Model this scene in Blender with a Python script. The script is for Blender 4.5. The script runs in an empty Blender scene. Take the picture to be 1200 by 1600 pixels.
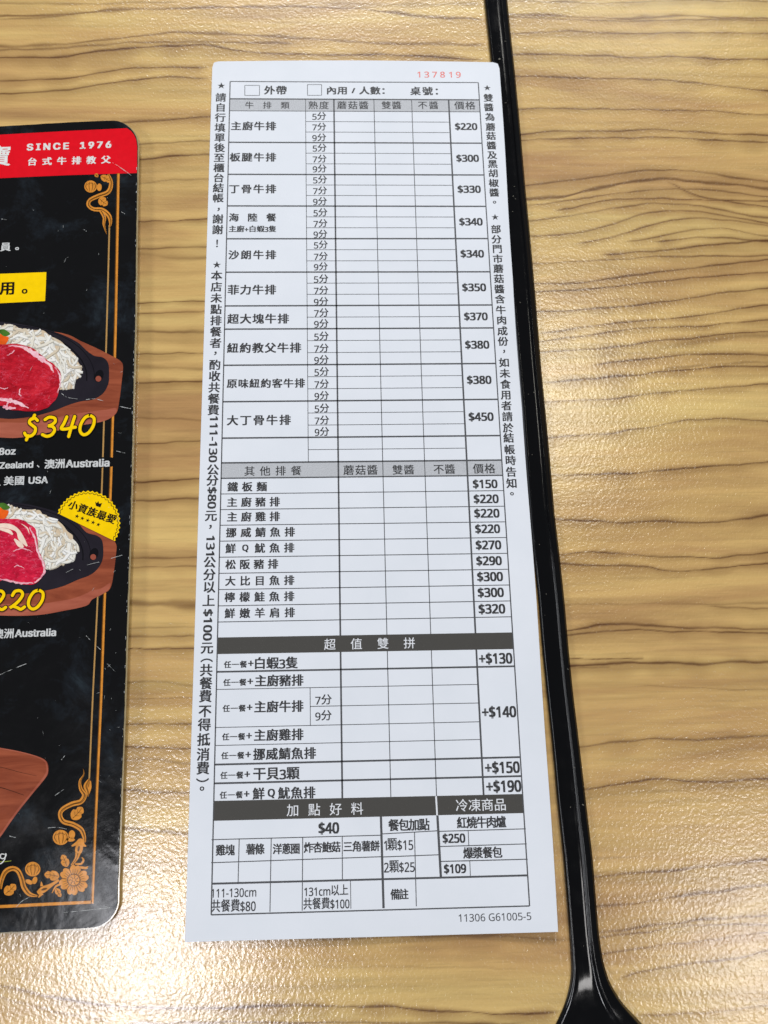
import bpy, bmesh, math, random, os
import numpy as np
from mathutils import Vector, Matrix, Euler
rnd = random.Random(7)
sc = bpy.context.scene
COL = sc.collection

# ------------------------------------------------------------------ camera
F = 1600.0                                   # focal length, in pixels of a 1200 x 1600 picture
CPOS = Vector((0.04176, 0.02623, 0.28085))
CROT = Euler((0.30073, -0.03265, -0.02396), 'XYZ')
cd = bpy.data.cameras.new('camera'); cam = bpy.data.objects.new('camera', cd); COL.objects.link(cam)
cam.location = CPOS; cam.rotation_euler = CROT
cd.sensor_fit = 'VERTICAL'; cd.sensor_height = 36; cd.lens = 36 * F / 1600
cd.clip_start = 0.01; cd.clip_end = 30
sc.camera = cam
cd.dof.use_dof = True; cd.dof.focus_distance = 0.285; cd.dof.aperture_fstop = 34
RM = CROT.to_matrix()

# ------------------------------------------------------------------ room light
world = bpy.data.worlds.new('World'); sc.world = world; world.use_nodes = True
bg = world.node_tree.nodes['Background']
bg.inputs[0].default_value = (0.80, 0.88, 1.0, 1); bg.inputs[1].default_value = 0.13

def ray(px, py):
    return RM @ Vector(((px - 600) / F, (800 - py) / F, -1))
def P(px, py, z=0.0):
    """The point at height z that the photograph shows at pixel (px, py)."""
    d = ray(px, py); t = (z - CPOS.z) / d.z
    return CPOS + d * t

def ceiling_lamp(px, py, w, h, power, rot=0, height=1.75, col=(1, 0.97, 0.90)):
    """A ceiling panel whose mirror image on the table lies at that pixel."""
    g = P(px, py); v = g - CPOS
    pos = Vector((g.x + v.x * height / CPOS.z, g.y + v.y * height / CPOS.z, height))
    l = bpy.data.lights.new('ceiling_lamp', 'AREA'); l.shape = 'RECTANGLE'; l.size = w; l.size_y = h
    l.energy = power; l.color = col
    o = bpy.data.objects.new('ceiling_lamp', l); COL.objects.link(o)
    o.location = pos; o.rotation_euler = (0, 0, rot)
    return o
ceiling_lamp(225, 1500, 0.20, 0.34, 7.8, 0.12, col=(0.95, 0.95, 1.0))
ceiling_lamp(1215, 1500, 0.22, 0.32, 4.4, 0, col=(1, 0.97, 0.95))
ceiling_lamp(838, 610, 0.10, 0.34, 3.6, 0.1, col=(1, 0.97, 0.86))
ceiling_lamp(490, -40, 0.30, 0.10, 1.5, 0)
ceiling_lamp(1040, 0, 0.34, 0.10, 1.7, 0)
def side_light(pos, sx, sy, power, col):
    l = bpy.data.lights.new('side_light', 'AREA'); l.shape = 'RECTANGLE'; l.size = sx; l.size_y = sy
    l.energy = power; l.color = col
    o = bpy.data.objects.new('side_light', l); COL.objects.link(o); o.location = pos
    o.rotation_euler = (Vector(pos) - Vector((0.04, 0.12, 0))).to_track_quat('Z', 'Y').to_euler()
side_light((-1.6, 0.1, 0.85), 0.8, 0.22, 12, (0.93, 0.96, 1.0))
side_light((0.1, 1.75, 1.0), 0.9, 0.3, 26, (0.96, 0.98, 1.0))  # added light beyond the top, so brightness falls off down the slip
sc.view_settings.view_transform = 'Standard'; sc.view_settings.look = 'None'
sc.view_settings.exposure = -0.07; sc.view_settings.gamma = 1.0

# ------------------------------------------------------------------ materials
def srgb(r, g, b):
    f = lambda c: (c / 255) / 12.92 if c / 255 <= 0.04045 else (((c / 255) + 0.055) / 1.055) ** 2.4
    return (f(r), f(g), f(b), 1)
class NT:
    def __init__(s, name):
        s.m = bpy.data.materials.new(name); s.m.use_nodes = True; s.t = s.m.node_tree
        s.b = s.t.nodes['Principled BSDF']; s.x = 0
    def n(s, typ, **kw):
        nd = s.t.nodes.new(typ)
        for k, v in kw.items():
            if k in nd.bl_rna.properties.keys(): setattr(nd, k, v)
            else: nd.inputs[k].default_value = v
        return nd
    def l(s, a, b): s.t.links.new(a, b)
    def coord(s, scale=(1, 1, 1), rot=0):
        c = s.n('ShaderNodeTexCoord'); mp = s.n('ShaderNodeMapping')
        mp.inputs['Scale'].default_value = scale; mp.inputs['Rotation'].default_value = (0, 0, rot)
        s.l(c.outputs['Object'], mp.inputs[0]); return mp.outputs[0]
    def noise(s, vec, scale, detail=3, rough=0.5, dist=0.0):
        nd = s.n('ShaderNodeTexNoise'); nd.inputs['Scale'].default_value = scale; nd.inputs['Detail'].default_value = detail
        nd.inputs['Roughness'].default_value = rough; nd.inputs['Distortion'].default_value = dist
        s.l(vec, nd.inputs['Vector']); return nd.outputs['Fac']
    def ramp(s, fac, stops):
        r = s.n('ShaderNodeValToRGB'); e = r.color_ramp.elements
        while len(e) > 2: e.remove(e[-1])
        for i, (p, c) in enumerate(stops):
            if i > 1: e.new(p)
            e[i].position = p; e[i].color = c
        s.l(fac, r.inputs[0]); return r.outputs[0]
    def mix(s, fac, a, b, blend='MIX'):
        m = s.n('ShaderNodeMix', data_type='RGBA', blend_type=blend)
        for sock, v in ((m.inputs[0], fac), (m.inputs[6], a), (m.inputs[7], b)):
            if isinstance(v, (int, float, tuple)): sock.default_value = v
            else: s.l(v, sock)
        return m.outputs[2]
    def math(s, op, a, b=0.0, clamp=False):
        m = s.n('ShaderNodeMath', operation=op); m.use_clamp = clamp
        for sock, v in ((m.inputs[0], a), (m.inputs[1], b)):
            if isinstance(v, (int, float)): sock.default_value = v
            else: s.l(v, sock)
        return m.outputs[0]
    def bump(s, h, strength, dist, prev=None):
        b = s.n('ShaderNodeBump'); b.inputs['Strength'].default_value = strength; b.inputs['Distance'].default_value = dist
        s.l(h, b.inputs['Height'])
        if prev is not None: s.l(prev, b.inputs['Normal'])
        return b.outputs[0]
g4 = lambda v: (v, v, v, 1)

# table laminate: golden olive wood print under an embossed clear coat
def mat_wood():
    t = NT('wood_laminate')
    at = t.n('ShaderNodeAttribute', attribute_name='grain')
    v1 = t.coord((18, 300, 1)); v2 = t.coord((5, 40, 1)); v3 = t.coord((60, 1400, 1))
    tone = t.ramp(t.noise(v2, 1.0, 5, .62, .9), [(0.34, srgb(186, 143, 92)), (0.5, srgb(214, 176, 110)), (0.66, srgb(226, 194, 122))])
    fine = t.ramp(t.noise(v1, 1.0, 5, .65, .4), [(0.3, g4(.80)), (0.55, g4(1.0)), (0.8, g4(1.07))])
    c = t.mix(1.0, tone, fine, 'MULTIPLY')
    pore = t.ramp(t.noise(v3, 1.0, 2, .5), [(0.28, g4(.84)), (0.42, g4(1.0))])
    c = t.mix(.7, c, pore, 'MULTIPLY')
    # bands
    sep = t.n('ShaderNodeSeparateColor'); t.l(at.outputs['Color'], sep.inputs[0])
    rough_edge = t.ramp(t.noise(t.coord((90, 1700, 1)), 1.0, 3, .6), [(0.3, g4(.72)), (0.55, g4(1.0))])
    lf = t.math('MULTIPLY', sep.outputs[0], rough_edge)
    c = t.mix(sep.outputs[1], c, srgb(156, 119, 70))
    c = t.mix(lf, c, srgb(94, 58, 28))
    t.l(c, t.b.inputs['Base Color'])
    # orange peel emboss
    w = t.coord((1, 1, 1))
    vo = t.n('ShaderNodeTexVoronoi', feature='SMOOTH_F1'); vo.inputs['Scale'].default_value = 1080; vo.inputs['Smoothness'].default_value = .7
    wn = t.n('ShaderNodeTexNoise'); wn.inputs['Scale'].default_value = 680; wn.inputs['Detail'].default_value = 1; t.l(w, wn.inputs['Vector'])
    wv = t.n('ShaderNodeVectorMath', operation='SCALE'); wv.inputs['Scale'].default_value = .0013; t.l(wn.outputs['Color'], wv.inputs[0])
    wa = t.n('ShaderNodeVectorMath', operation='ADD'); t.l(w, wa.inputs[0]); t.l(wv.outputs[0], wa.inputs[1])
    t.l(wa.outputs[0], vo.inputs['Vector'])
    n2 = t.noise(w, 1250, 2, .5, .8); n3 = t.noise(w, 2600, 2, .6)
    h = t.math('ADD', t.math('MULTIPLY', vo.outputs['Distance'], .9), t.math('ADD', t.math('MULTIPLY', n2, .8), t.math('MULTIPLY', n3, .22)))
    t.l(t.bump(h, 1.0, .000040), t.b.inputs['Normal'])
    t.b.inputs['Roughness'].default_value = .19
    t.b.inputs['Specular IOR Level'].default_value = .8
    return t.m

def flat(name, col, rough=.5, spec=.5, coat=0.0, var=.06, vscale=900, metal=0.0, alpha_noise=None):
    t = NT(name)
    v = t.coord()
    n = t.ramp(t.noise(v, vscale, 3, .6), [(0.3, g4(1 - var)), (0.7, g4(1 + var))])
    t.l(t.mix(1.0, col, n, 'MULTIPLY'), t.b.inputs['Base Color'])
    t.b.inputs['Roughness'].default_value = rough; t.b.inputs['Specular IOR Level'].default_value = spec
    t.b.inputs['Coat Weight'].default_value = coat; t.b.inputs['Coat Roughness'].default_value = .12
    t.b.inputs['Metallic'].default_value = metal
    return t.m

def film(t, rough=.09):
    """The clear, slightly rippled and scuffed film over the printed menu."""
    v = t.coord()
    big = t.noise(v, 28, 4, .65, .8); small = t.noise(v, 260, 3, .6)
    h = t.math('ADD', big, t.math('MULTIPLY', small, .10))
    t.l(t.bump(h, .5, .00045), t.b.inputs['Normal'])
    r = t.ramp(t.noise(v, 60, 5, .7, .5), [(0.4, g4(rough)), (0.8, g4(rough + .16))])
    t.l(r, t.b.inputs['Roughness'])
    t.b.inputs['Specular IOR Level'].default_value = .15
def gloss(name, col, var=.05, vscale=500, rough=.09):
    t = NT(name); v = t.coord()
    n = t.ramp(t.noise(v, vscale, 3, .6), [(0.3, g4(1 - var)), (0.7, g4(1 + var))])
    t.l(t.mix(1.0, col, n, 'MULTIPLY'), t.b.inputs['Base Color']); film(t, rough); return t.m

def mat_menu_black():
    t = NT('menu_black_print'); v = t.coord()
    smudge = t.ramp(t.noise(v, 55, 6, .72, .3), [(0.52, (.0070, .0070, .0075, 1)), (0.60, (.011, .013, .016, 1)), (0.70, (.022, .030, .037, 1))])
    t.l(smudge, t.b.inputs['Base Color']); film(t); return t.m
def mat_steak(name, base, dark, fat, sc_=120, th=.62):
    """A printed photograph of raw beef: mottled red, fine fibre and threads of fat."""
    t = NT(name); v = t.coord((1, 1.5, 1), rot=.5)
    c = t.ramp(t.noise(v, sc_ * 1.3, 6, .72, .8), [(0.32, dark), (0.52, base), (0.75, tuple(min(1, x * 1.5 + .02) for x in base[:3]) + (1,))])
    fib = t.ramp(t.noise(t.coord((900, 3600, 1), rot=.9), 1.0, 3, .6, .4), [(0.35, g4(.72)), (0.65, g4(1.22))])
    c = t.mix(.45, c, fib, 'MULTIPLY')
    n = t.noise(v, sc_ * 1.9, 5, .66, 1.4)
    rid = t.math('ABSOLUTE', t.math('SUBTRACT', n, .5))
    thread = t.ramp(rid, [(0.0, g4(.75)), (0.016, g4(0))])
    patch = t.ramp(t.noise(v, sc_ * 1.1, 3, .6, .5), [(th - .08, g4(0)), (th + .04, g4(1))])
    c = t.mix(t.math('MULTIPLY', thread, patch), c, fat)
    blot = t.ramp(t.noise(v, sc_ * 2.6, 5, .7, 1.8), [(th + .04, g4(0)), (th + .1, g4(.6))])
    t.l(t.mix(blot, c, fat), t.b.inputs['Base Color']); film(t); return t.m
def mat_printwood(name, a, b):
    t = NT(name)
    v = t.coord((40, 260, 1), rot=.25)
    c = t.ramp(t.noise(v, 1, 5, .65, .8), [(0.3, a), (0.7, b)])
    t.l(c, t.b.inputs['Base Color']); film(t); return t.m
def mat_attr(name):
    t = NT(name); at = t.n('ShaderNodeAttribute', attribute_name='tint')
    t.l(at.outputs['Color'], t.b.inputs['Base Color']); film(t); return t.m
def mat_paper():
    t = NT('white_paper'); v = t.coord()
    n = t.ramp(t.noise(v, 60, 5, .6), [(0.3, (.735, .765, .815, 1)), (0.7, (.775, .80, .85, 1))])
    t.l(n, t.b.inputs['Base Color'])
    t.l(t.bump(t.noise(v, 2500, 3, .6), .25, .00003, t.bump(t.noise(v, 22, 2, .5), .35, .0011)), t.b.inputs['Normal'])
    t.b.inputs['Roughness'].default_value = .62; t.b.inputs['Specular IOR Level'].default_value = .3
    return t.m
def mat_ink(name, col, th=.30, lo=None):
    t = NT(name); v = t.coord()
    c = t.ramp(t.noise(v, 5200, 2, .6), [(th, lo or tuple(min(1, x * 2.2) for x in col[:3]) + (1,)), (th + .12, col)])
    t.l(c, t.b.inputs['Base Color']); t.b.inputs['Roughness'].default_value = .55
    t.b.inputs['Specular IOR Level'].default_value = .3
    return t.m
def mat_grey_tint():
    t = NT('grey_header_print'); v = t.coord()
    c = t.ramp(t.noise(v, 3000, 3, .7), [(0.35, srgb(172, 174, 178)), (0.65, srgb(196, 198, 202))])
    t.l(c, t.b.inputs['Base Color']); t.b.inputs['Roughness'].default_value = .6; return t.m
def mat_black_plastic():
    t = NT('black_plastic'); v = t.coord()
    t.b.inputs['Base Color'].default_value = (.0035, .0035, .004, 1)
    t.l(t.bump(t.noise(v, 70, 3, .5), .12, .0004, t.bump(t.noise(v, 1800, 2, .5), .06, .00003)), t.b.inputs['Normal'])
    r = t.ramp(t.noise(v, 240, 4, .6), [(0.4, g4(.07)), (0.75, g4(.18))]); t.l(r, t.b.inputs['Roughness'])
    t.b.inputs['Specular IOR Level'].default_value = .26
    return t.m

M = dict(
    wood=mat_wood(), paper=mat_paper(), ink=mat_ink('dark_print_ink', srgb(48, 48, 50)),
    inkline=mat_ink('ruled_line_ink', srgb(72, 73, 76)), grey=mat_grey_tint(), redink=mat_ink('red_stamp_ink', srgb(228, 112, 104), .36),
    band=mat_ink('solid_black_print', srgb(66, 64, 60), .22, srgb(118, 116, 110)), white_on=mat_ink('reversed_white_print', srgb(226, 228, 232), .1),
    black=mat_menu_black(), red=gloss('menu_red_print', srgb(222, 20, 34)), white=gloss('menu_white_print', srgb(225, 225, 222)),
    grey_text=gloss('menu_silver_print', srgb(205, 206, 205), .1, 2500), yellow=gloss('menu_yellow_print', srgb(252, 208, 8)),
    gold=gloss('menu_gold_print', srgb(212, 138, 54), .14, 700), gold_dark=gloss('menu_dark_gold_print', srgb(98, 62, 22), .1), gold_pale=gloss('menu_pale_gold_print', srgb(178, 138, 82), .1),
    dark=gloss('menu_outline_print', srgb(28, 22, 20)), board=mat_printwood('printed_board', srgb(122, 58, 40), srgb(168, 90, 62)),
    board_edge=mat_printwood('printed_board_edge', srgb(150, 76, 58), srgb(182, 104, 82)),
    iron=gloss('printed_iron', srgb(38, 35, 42), .25, 90), iron_dark=gloss('printed_iron_shade', srgb(20, 19, 23)),
    steak=mat_steak('printed_beef', srgb(188, 28, 44), srgb(146, 18, 28), srgb(222, 96, 120), 150, .56),
    steak2=mat_steak('printed_marbled_beef', srgb(205, 30, 62), srgb(160, 20, 42), srgb(232, 110, 140), 150, .54),
    fat=mat_steak('printed_fat', srgb(238, 176, 188), srgb(220, 110, 140), srgb(250, 228, 216), 260, .50),
    fat_pale=gloss('printed_pale_fat', srgb(240, 214, 196), .12, 400),
    noodle=mat_attr('printed_noodles'), green=gloss('printed_greens', srgb(70, 110, 40), .3, 500), orange=gloss('printed_carrot', srgb(232, 96, 30), .2, 400),
    plastic=mat_black_plastic(), film_edge=flat('clear_film_edge', srgb(176, 158, 118), .2, .5, .5), scuff=gloss('scuff', srgb(190, 192, 190), .3, 2000, .3),
    brown=gloss('printed_brown', srgb(150, 78, 62)), lime=gloss('menu_lime_print', srgb(150, 160, 60)),
)

# ------------------------------------------------------------------ object helpers
def link(name, me, mat, parent=None):
    o = bpy.data.objects.new(name, me); COL.objects.link(o)
    if mat is not None: me.materials.append(mat)
    if parent is not None: o.parent = parent
    return o
def mesh(name, verts, faces, mat, parent=None, smooth=False, tint=None):
    me = bpy.data.meshes.new(name); me.from_pydata([tuple(v) for v in verts], [], faces); me.update()
    if smooth:
        for p in me.polygons: p.use_smooth = True
    if tint is not None:
        a = me.color_attributes.new('tint', 'FLOAT_COLOR', 'POINT')
        a.data.foreach_set('color', np.array(tint, dtype=np.float32).ravel())
    return link(name, me, mat, parent)
def thing(o, label, cat, kind=None):
    o['label'] = label; o['category'] = cat
    if kind: o['kind'] = kind

# ------------------------------------------------------------------ lettering
FONTS = {}
try:
    fd = os.path.join(bpy.utils.system_resource('DATAFILES'), 'fonts')
    for k_, f_ in (('sans', 'NotoSansHebrew-Regular.woff2'), ('inter', 'Inter.woff2')):
        if os.path.exists(os.path.join(fd, f_)): FONTS[k_] = bpy.data.fonts.load(os.path.join(fd, f_))
except Exception: FONTS = {}
GLYPH = {}
def is_cjk(ch): return ord(ch) > 0x2E7F or ch in '★'
def raw(body, font=None):
    """Filled outline of a run as (verts Nx2, faces); size 1 = one em."""
    key = (body, font)
    if key in GLYPH: return GLYPH[key]
    c = bpy.data.curves.new('glyph', 'FONT'); c.body = body; c.resolution_u = 3
    if font in FONTS: c.font = FONTS[font]
    o = bpy.data.objects.new('glyph', c); COL.objects.link(o)
    dg = bpy.context.evaluated_depsgraph_get(); dg.update()
    me = bpy.data.meshes.new_from_object(o.evaluated_get(dg))
    n = len(me.vertices); a = np.empty(n * 3, dtype=np.float32); me.vertices.foreach_get('co', a); a = a.reshape(-1, 3)[:, :2].astype(float)
    fs = [tuple(p.vertices) for p in me.polygons]
    bpy.data.meshes.remove(me); bpy.data.objects.remove(o); bpy.data.curves.remove(c)
    GLYPH[key] = (a, fs); return GLYPH[key]
def glyph(body, font='sans'):
    """A string that may mix Chinese characters with Latin letters and figures."""
    if len(body) == 1 and is_cjk(body): return raw(body)
    if not any(is_cjk(c) for c in body): return raw(body, font)
    runs = []
    for c in body:
        if is_cjk(c): runs.append((c, True))
        elif runs and not runs[-1][1]: runs[-1] = (runs[-1][0] + c, False)
        else: runs.append((c, False))
    x = 0; V_ = []; F_ = []
    for r_, cj in runs:
        a, f = raw(r_) if cj else raw(r_, font); b = sum(len(v) for v in V_)
        if not cj: a = a * 1.2 + np.array([0, -.07]); a = a - np.array([a[:, 0].min() - .03, 0])
        V_.append(a + np.array([x, 0])); F_ += [tuple(i + b for i in q) for q in f]
        x += 1.0 if cj else a[:, 0].max() + .04
    return np.concatenate(V_), F_

class Sheet:
    """Collects flat printed shapes on one sheet; to_world lays its (u, v) on the real surface."""
    def __init__(s, to_world): s.f = to_world; s.v = []; s.fc = []; s.t = []; s.layer = 0
    def add(s, uv, faces, lift=0.0, tint=None, rise=0.0):
        b = len(s.v)
        for i, p in enumerate(uv): s.v.append(s.f(p[0], p[1], lift + rise * (i // 2)))
        for q in faces: s.fc.append(tuple(i + b for i in q))
        if tint is not None: s.t += [tuple(tint) + (1,)] * len(uv)
    def build(s, name, mat, parent, kind=None):
        if not s.fc: return None
        o = mesh(name, s.v, s.fc, mat, parent, tint=s.t if s.t else None)
        if kind: o['kind'] = kind
        return o
L0 = 0.000020
class Texts:
    """One printed part per piece of text."""
    def __init__(s, f): s.f = f; s.all = []; s.v = []
    def new(s): n = Sheet(s.f); s.all.append(n); return n
    def build(s, name, mat, parent):
        for n in s.all: n.build(name, mat, parent)

# ================================================================== TABLE
WL = []      # (points in photo pixels, width px, darkness, soft)
def crop(ox, oy, s, rows):
    for pts, w, d in rows:
        if len(rows) > 5 and (ox == 780 and pts[0][0] < {0: 190, 400: 275, 800: 380, 1200: 480}[oy] or ox in (180, 200)):      # carry the grain on beneath whatever covers its ends
            pts = [(pts[0][0] - 28 * s, pts[0][1] - (pts[1][1] - pts[0][1]) * 28 * s / max(60, pts[1][0] - pts[0][0]) * .6)] + list(pts)
        if ox in (180, 200): pts = list(pts) + [(pts[-1][0] + 20 * s, pts[-1][1])]
        WL.append(([(ox + x / s, oy + y / s) for x, y in pts], w / s, d))
K = 2.857
crop(780, 0, K, [
 ([(40,5),(200,8),(500,15),(700,5),(900,2),(1200,8)],8,.5), ([(45,65),(200,70),(450,80),(600,85),(800,68),(1000,80),(1200,82)],16,.6),
 ([(45,75),(250,82),(450,92),(600,95),(800,88),(1000,90),(1200,92)],7,.6),
 ([(55,152),(180,145),(300,137),(420,145),(600,152),(800,145),(1000,148),(1200,153)],6,.6),
 ([(65,243),(250,243),(450,250),(650,260),(780,250),(950,262),(1200,265)],8,.75),
 ([(75,338),(250,345),(450,350),(700,355),(900,372),(1050,390),(1200,408)],7,.7),
 ([(86,486),(300,485),(500,488),(800,492),(1000,500),(1200,515)],5,.7),
 ([(100,597),(250,585),(500,588),(700,578),(900,592),(1200,605)],6,.75), ([(105,625),(250,618),(500,615),(750,612),(1000,628),(1200,637)],8,.75),
 ([(130,830),(350,800),(550,770),(700,758),(900,765),(1050,795),(1200,810)],8,.6),
 ([(140,890),(300,875),(450,840),(600,808),(760,798),(900,812),(1050,825),(1200,845)],20,.8),
 ([(140,915),(300,900),(500,865),(650,850),(800,845),(1000,850),(1200,880)],6,.6),
 ([(240,943),(330,928),(420,905),(500,885)],6,.8), ([(740,800),(800,835),(870,870),(950,890),(1050,905),(1200,925)],7,.8),
 ([(150,985),(350,960),(500,930),(700,908),(850,910),(1000,940),(1200,975)],8,.6),
 ([(180,1052),(350,1042),(500,1005),(620,960),(760,937),(900,945),(1050,970),(1200,1000)],7,.7),
 ([(330,1088),(500,1065),(650,1010),(780,980),(900,975),(1050,985),(1200,1010)],6,.7),
 ([(550,1082),(700,1060),(850,1025),(1000,1015),(1100,1035),(1200,1060)],7,.65), ([(680,1080),(850,1065),(1000,1060),(1200,1078)],9,.7),
 ([(450,1140),(700,1120),(900,1098),(1050,1085),(1200,1072)],8,.8)])
crop(780, 400, K, [
 ([(160,35),(400,22),(600,10),(700,0)],9,.6), ([(160,125),(350,122),(550,95),(750,65),(950,42),(1200,15)],10,.85),
 ([(165,160),(400,150),(600,125),(850,100),(1200,70)],6,.75), ([(180,250),(400,240),(600,220),(800,195),(1000,165),(1200,140)],7,.8),
 ([(230,340),(450,305),(650,290),(900,265),(1050,240),(1200,220)],6,.75), ([(190,380),(400,355),(600,325),(850,315),(1050,300),(1200,285)],6,.75),
 ([(200,430),(420,415),(600,400),(680,382),(850,370),(1000,350),(1200,335)],8,.7),
 ([(640,430),(720,415),(800,398),(900,378),(1050,362),(1200,356)],34,.34), ([(200,460),(400,450),(640,432)],30,.22),
 ([(400,490),(550,470),(700,455),(850,440),(1000,437),(1200,442)],8,.8), ([(250,560),(450,548),(600,530),(800,510),(950,497),(1200,490)],9,.9),
 ([(700,510),(850,495),(1000,482),(1200,475)],20,.4), ([(205,655),(500,640),(700,612),(900,597),(1200,572)],6,.75),
 ([(240,808),(500,795),(700,760),(880,727),(1050,728),(1200,740)],7,.75), ([(240,978),(500,975),(700,962),(950,938),(1200,922)],7,.8)])
crop(780, 800, K, [
 ([(260,32),(450,40),(600,50),(720,38),(880,52),(1000,45),(1200,15)],10,.85), ([(280,190),(400,178),(600,193),(800,203),(1000,200),(1200,182)],6,.7),
 ([(280,230),(450,240),(650,245),(750,263),(880,262),(1050,245),(1200,230)],8,.85), ([(300,415),(700,410),(900,412),(1200,405)],12,.3),
 ([(900,420),(1050,430),(1200,432)],6,.4), ([(315,530),(430,508),(540,498),(700,510),(850,520),(1200,522)],10,.75),
 ([(315,550),(430,535),(560,525),(800,535),(1200,540)],8,.7), ([(325,658),(500,655),(650,658)],5,.6),
 ([(330,685),(500,678),(700,675),(900,680),(1050,668),(1200,670)],12,.85), ([(340,700),(500,690)],8,.4),
 ([(600,770),(900,790),(1200,795)],8,.25), ([(370,1050),(500,1025),(700,1015),(900,1018),(1050,1005),(1200,998)],12,.6)])
crop(780, 1200, K, [
 ([(400,95),(550,70),(740,45),(880,62),(1050,62),(1200,50)],10,.7), ([(390,130),(600,105),(750,100)],30,.2),
 ([(430,490),(600,470),(800,452),(1000,435),(1200,408)],12,.65), ([(440,620),(600,603),(800,575),(1000,545),(1200,520)],12,.55),
 ([(450,735),(650,710),(850,680),(1000,672),(1200,658)],10,.6), ([(460,755),(650,735),(850,700)],7,.5),
 ([(470,832),(700,798),(900,770),(1200,730)],8,.55), ([(520,965),(570,925),(700,895),(900,868),(1080,855),(1200,810)],10,.55),
 ([(600,1110),(900,1095),(1200,1060)],8,.4)])
crop(200, 150, 2.46, [
 ([(0,100),(150,92),(310,78)],7,.7), ([(0,188),(180,178),(310,172)],6,.5), ([(0,248),(100,240),(200,228),(310,228)],8,.8), ([(0,345),(150,325),(310,320)],8,.3),
 ([(0,483),(180,478),(310,470)],5,.8), ([(0,590),(180,583),(310,580)],6,.5), ([(0,600),(150,622),(200,628),(310,622)],22,.35),
 ([(0,735),(180,740),(300,735)],25,.13), ([(0,797),(300,790)],4,.7), ([(0,835),(300,828)],4,.7), ([(0,905),(300,908)],12,.5), ([(0,993),(300,988)],5,.6),
 ([(0,1040),(150,1045),(300,1048)],20,.3), ([(0,1105),(150,1100),(290,1098)],7,.85), ([(0,1235),(290,1248)],9,.3), ([(0,1345),(150,1330),(290,1325)],6,.75),
 ([(0,1490),(150,1480),(285,1468)],7,.9), ([(0,1560),(150,1552),(280,1545)],7,.8)])
crop(180, 800, 2.46, [
 ([(0,178),(200,180),(320,172)],9,.5), ([(0,215),(320,207)],6,.6), ([(0,345),(180,355),(310,360)],28,.5), ([(0,450),(310,440)],6,.3),
 ([(0,475),(200,478),(310,475)],9,.5), ([(0,525),(310,527)],4,.85), ([(0,660),(150,650),(300,665)],12,.4), ([(0,690),(300,690)],55,.2),
 ([(0,720),(300,715)],5,.3), ([(0,812),(180,812),(295,818)],6,.7), ([(0,905),(290,912)],6,.7), ([(0,955),(150,945),(290,970)],12,.35),
 ([(0,1000),(290,1000)],60,.14), ([(0,1070),(290,1078)],8,.55), ([(0,1215),(290,1240)],18,.45)])
crop(0, 1430, 1.3333, [
 ([(-60,120),(0,145),(100,170),(250,192),(400,195),(620,187),(850,195),(1050,207),(1170,202)],4.5,.85), ([(-60,130),(0,170),(100,200),(250,225)],6,.4),
 ([(250,227),(500,222),(800,225),(1100,227)],4,.6), ([(500,40),(620,50),(850,45),(1050,42),(1200,52)],7,.4), ([(450,110),(900,108),(1100,112)],4,.15),
 ([(450,150),(900,148)],4,.15)])
crop(0, 0, 1.5, [
 ([(0,8),(200,10),(420,5)],8,.3), ([(0,38),(150,35),(280,22),(500,18),(700,15),(850,20),(1000,40),(1140,45)],9,.6), ([(0,45),(100,42),(200,30)],6,.4),
 ([(700,5),(900,12),(1140,10)],14,.3), ([(0,110),(150,105),(260,92),(420,75),(560,82),(750,92),(900,102),(1140,105)],9,.55),
 ([(0,118),(120,115),(300,100),(450,98),(700,103)],6,.55), ([(0,135),(120,135),(240,120),(380,108),(480,105),(600,125),(800,130),(900,128),(1140,140)],5,.75),
 ([(0,190),(150,185),(300,160),(495,158)],4,.7), ([(0,220),(150,212),(300,190),(380,180),(495,185)],4,.7), ([(300,285),(495,275)],6,.4)])

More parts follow.
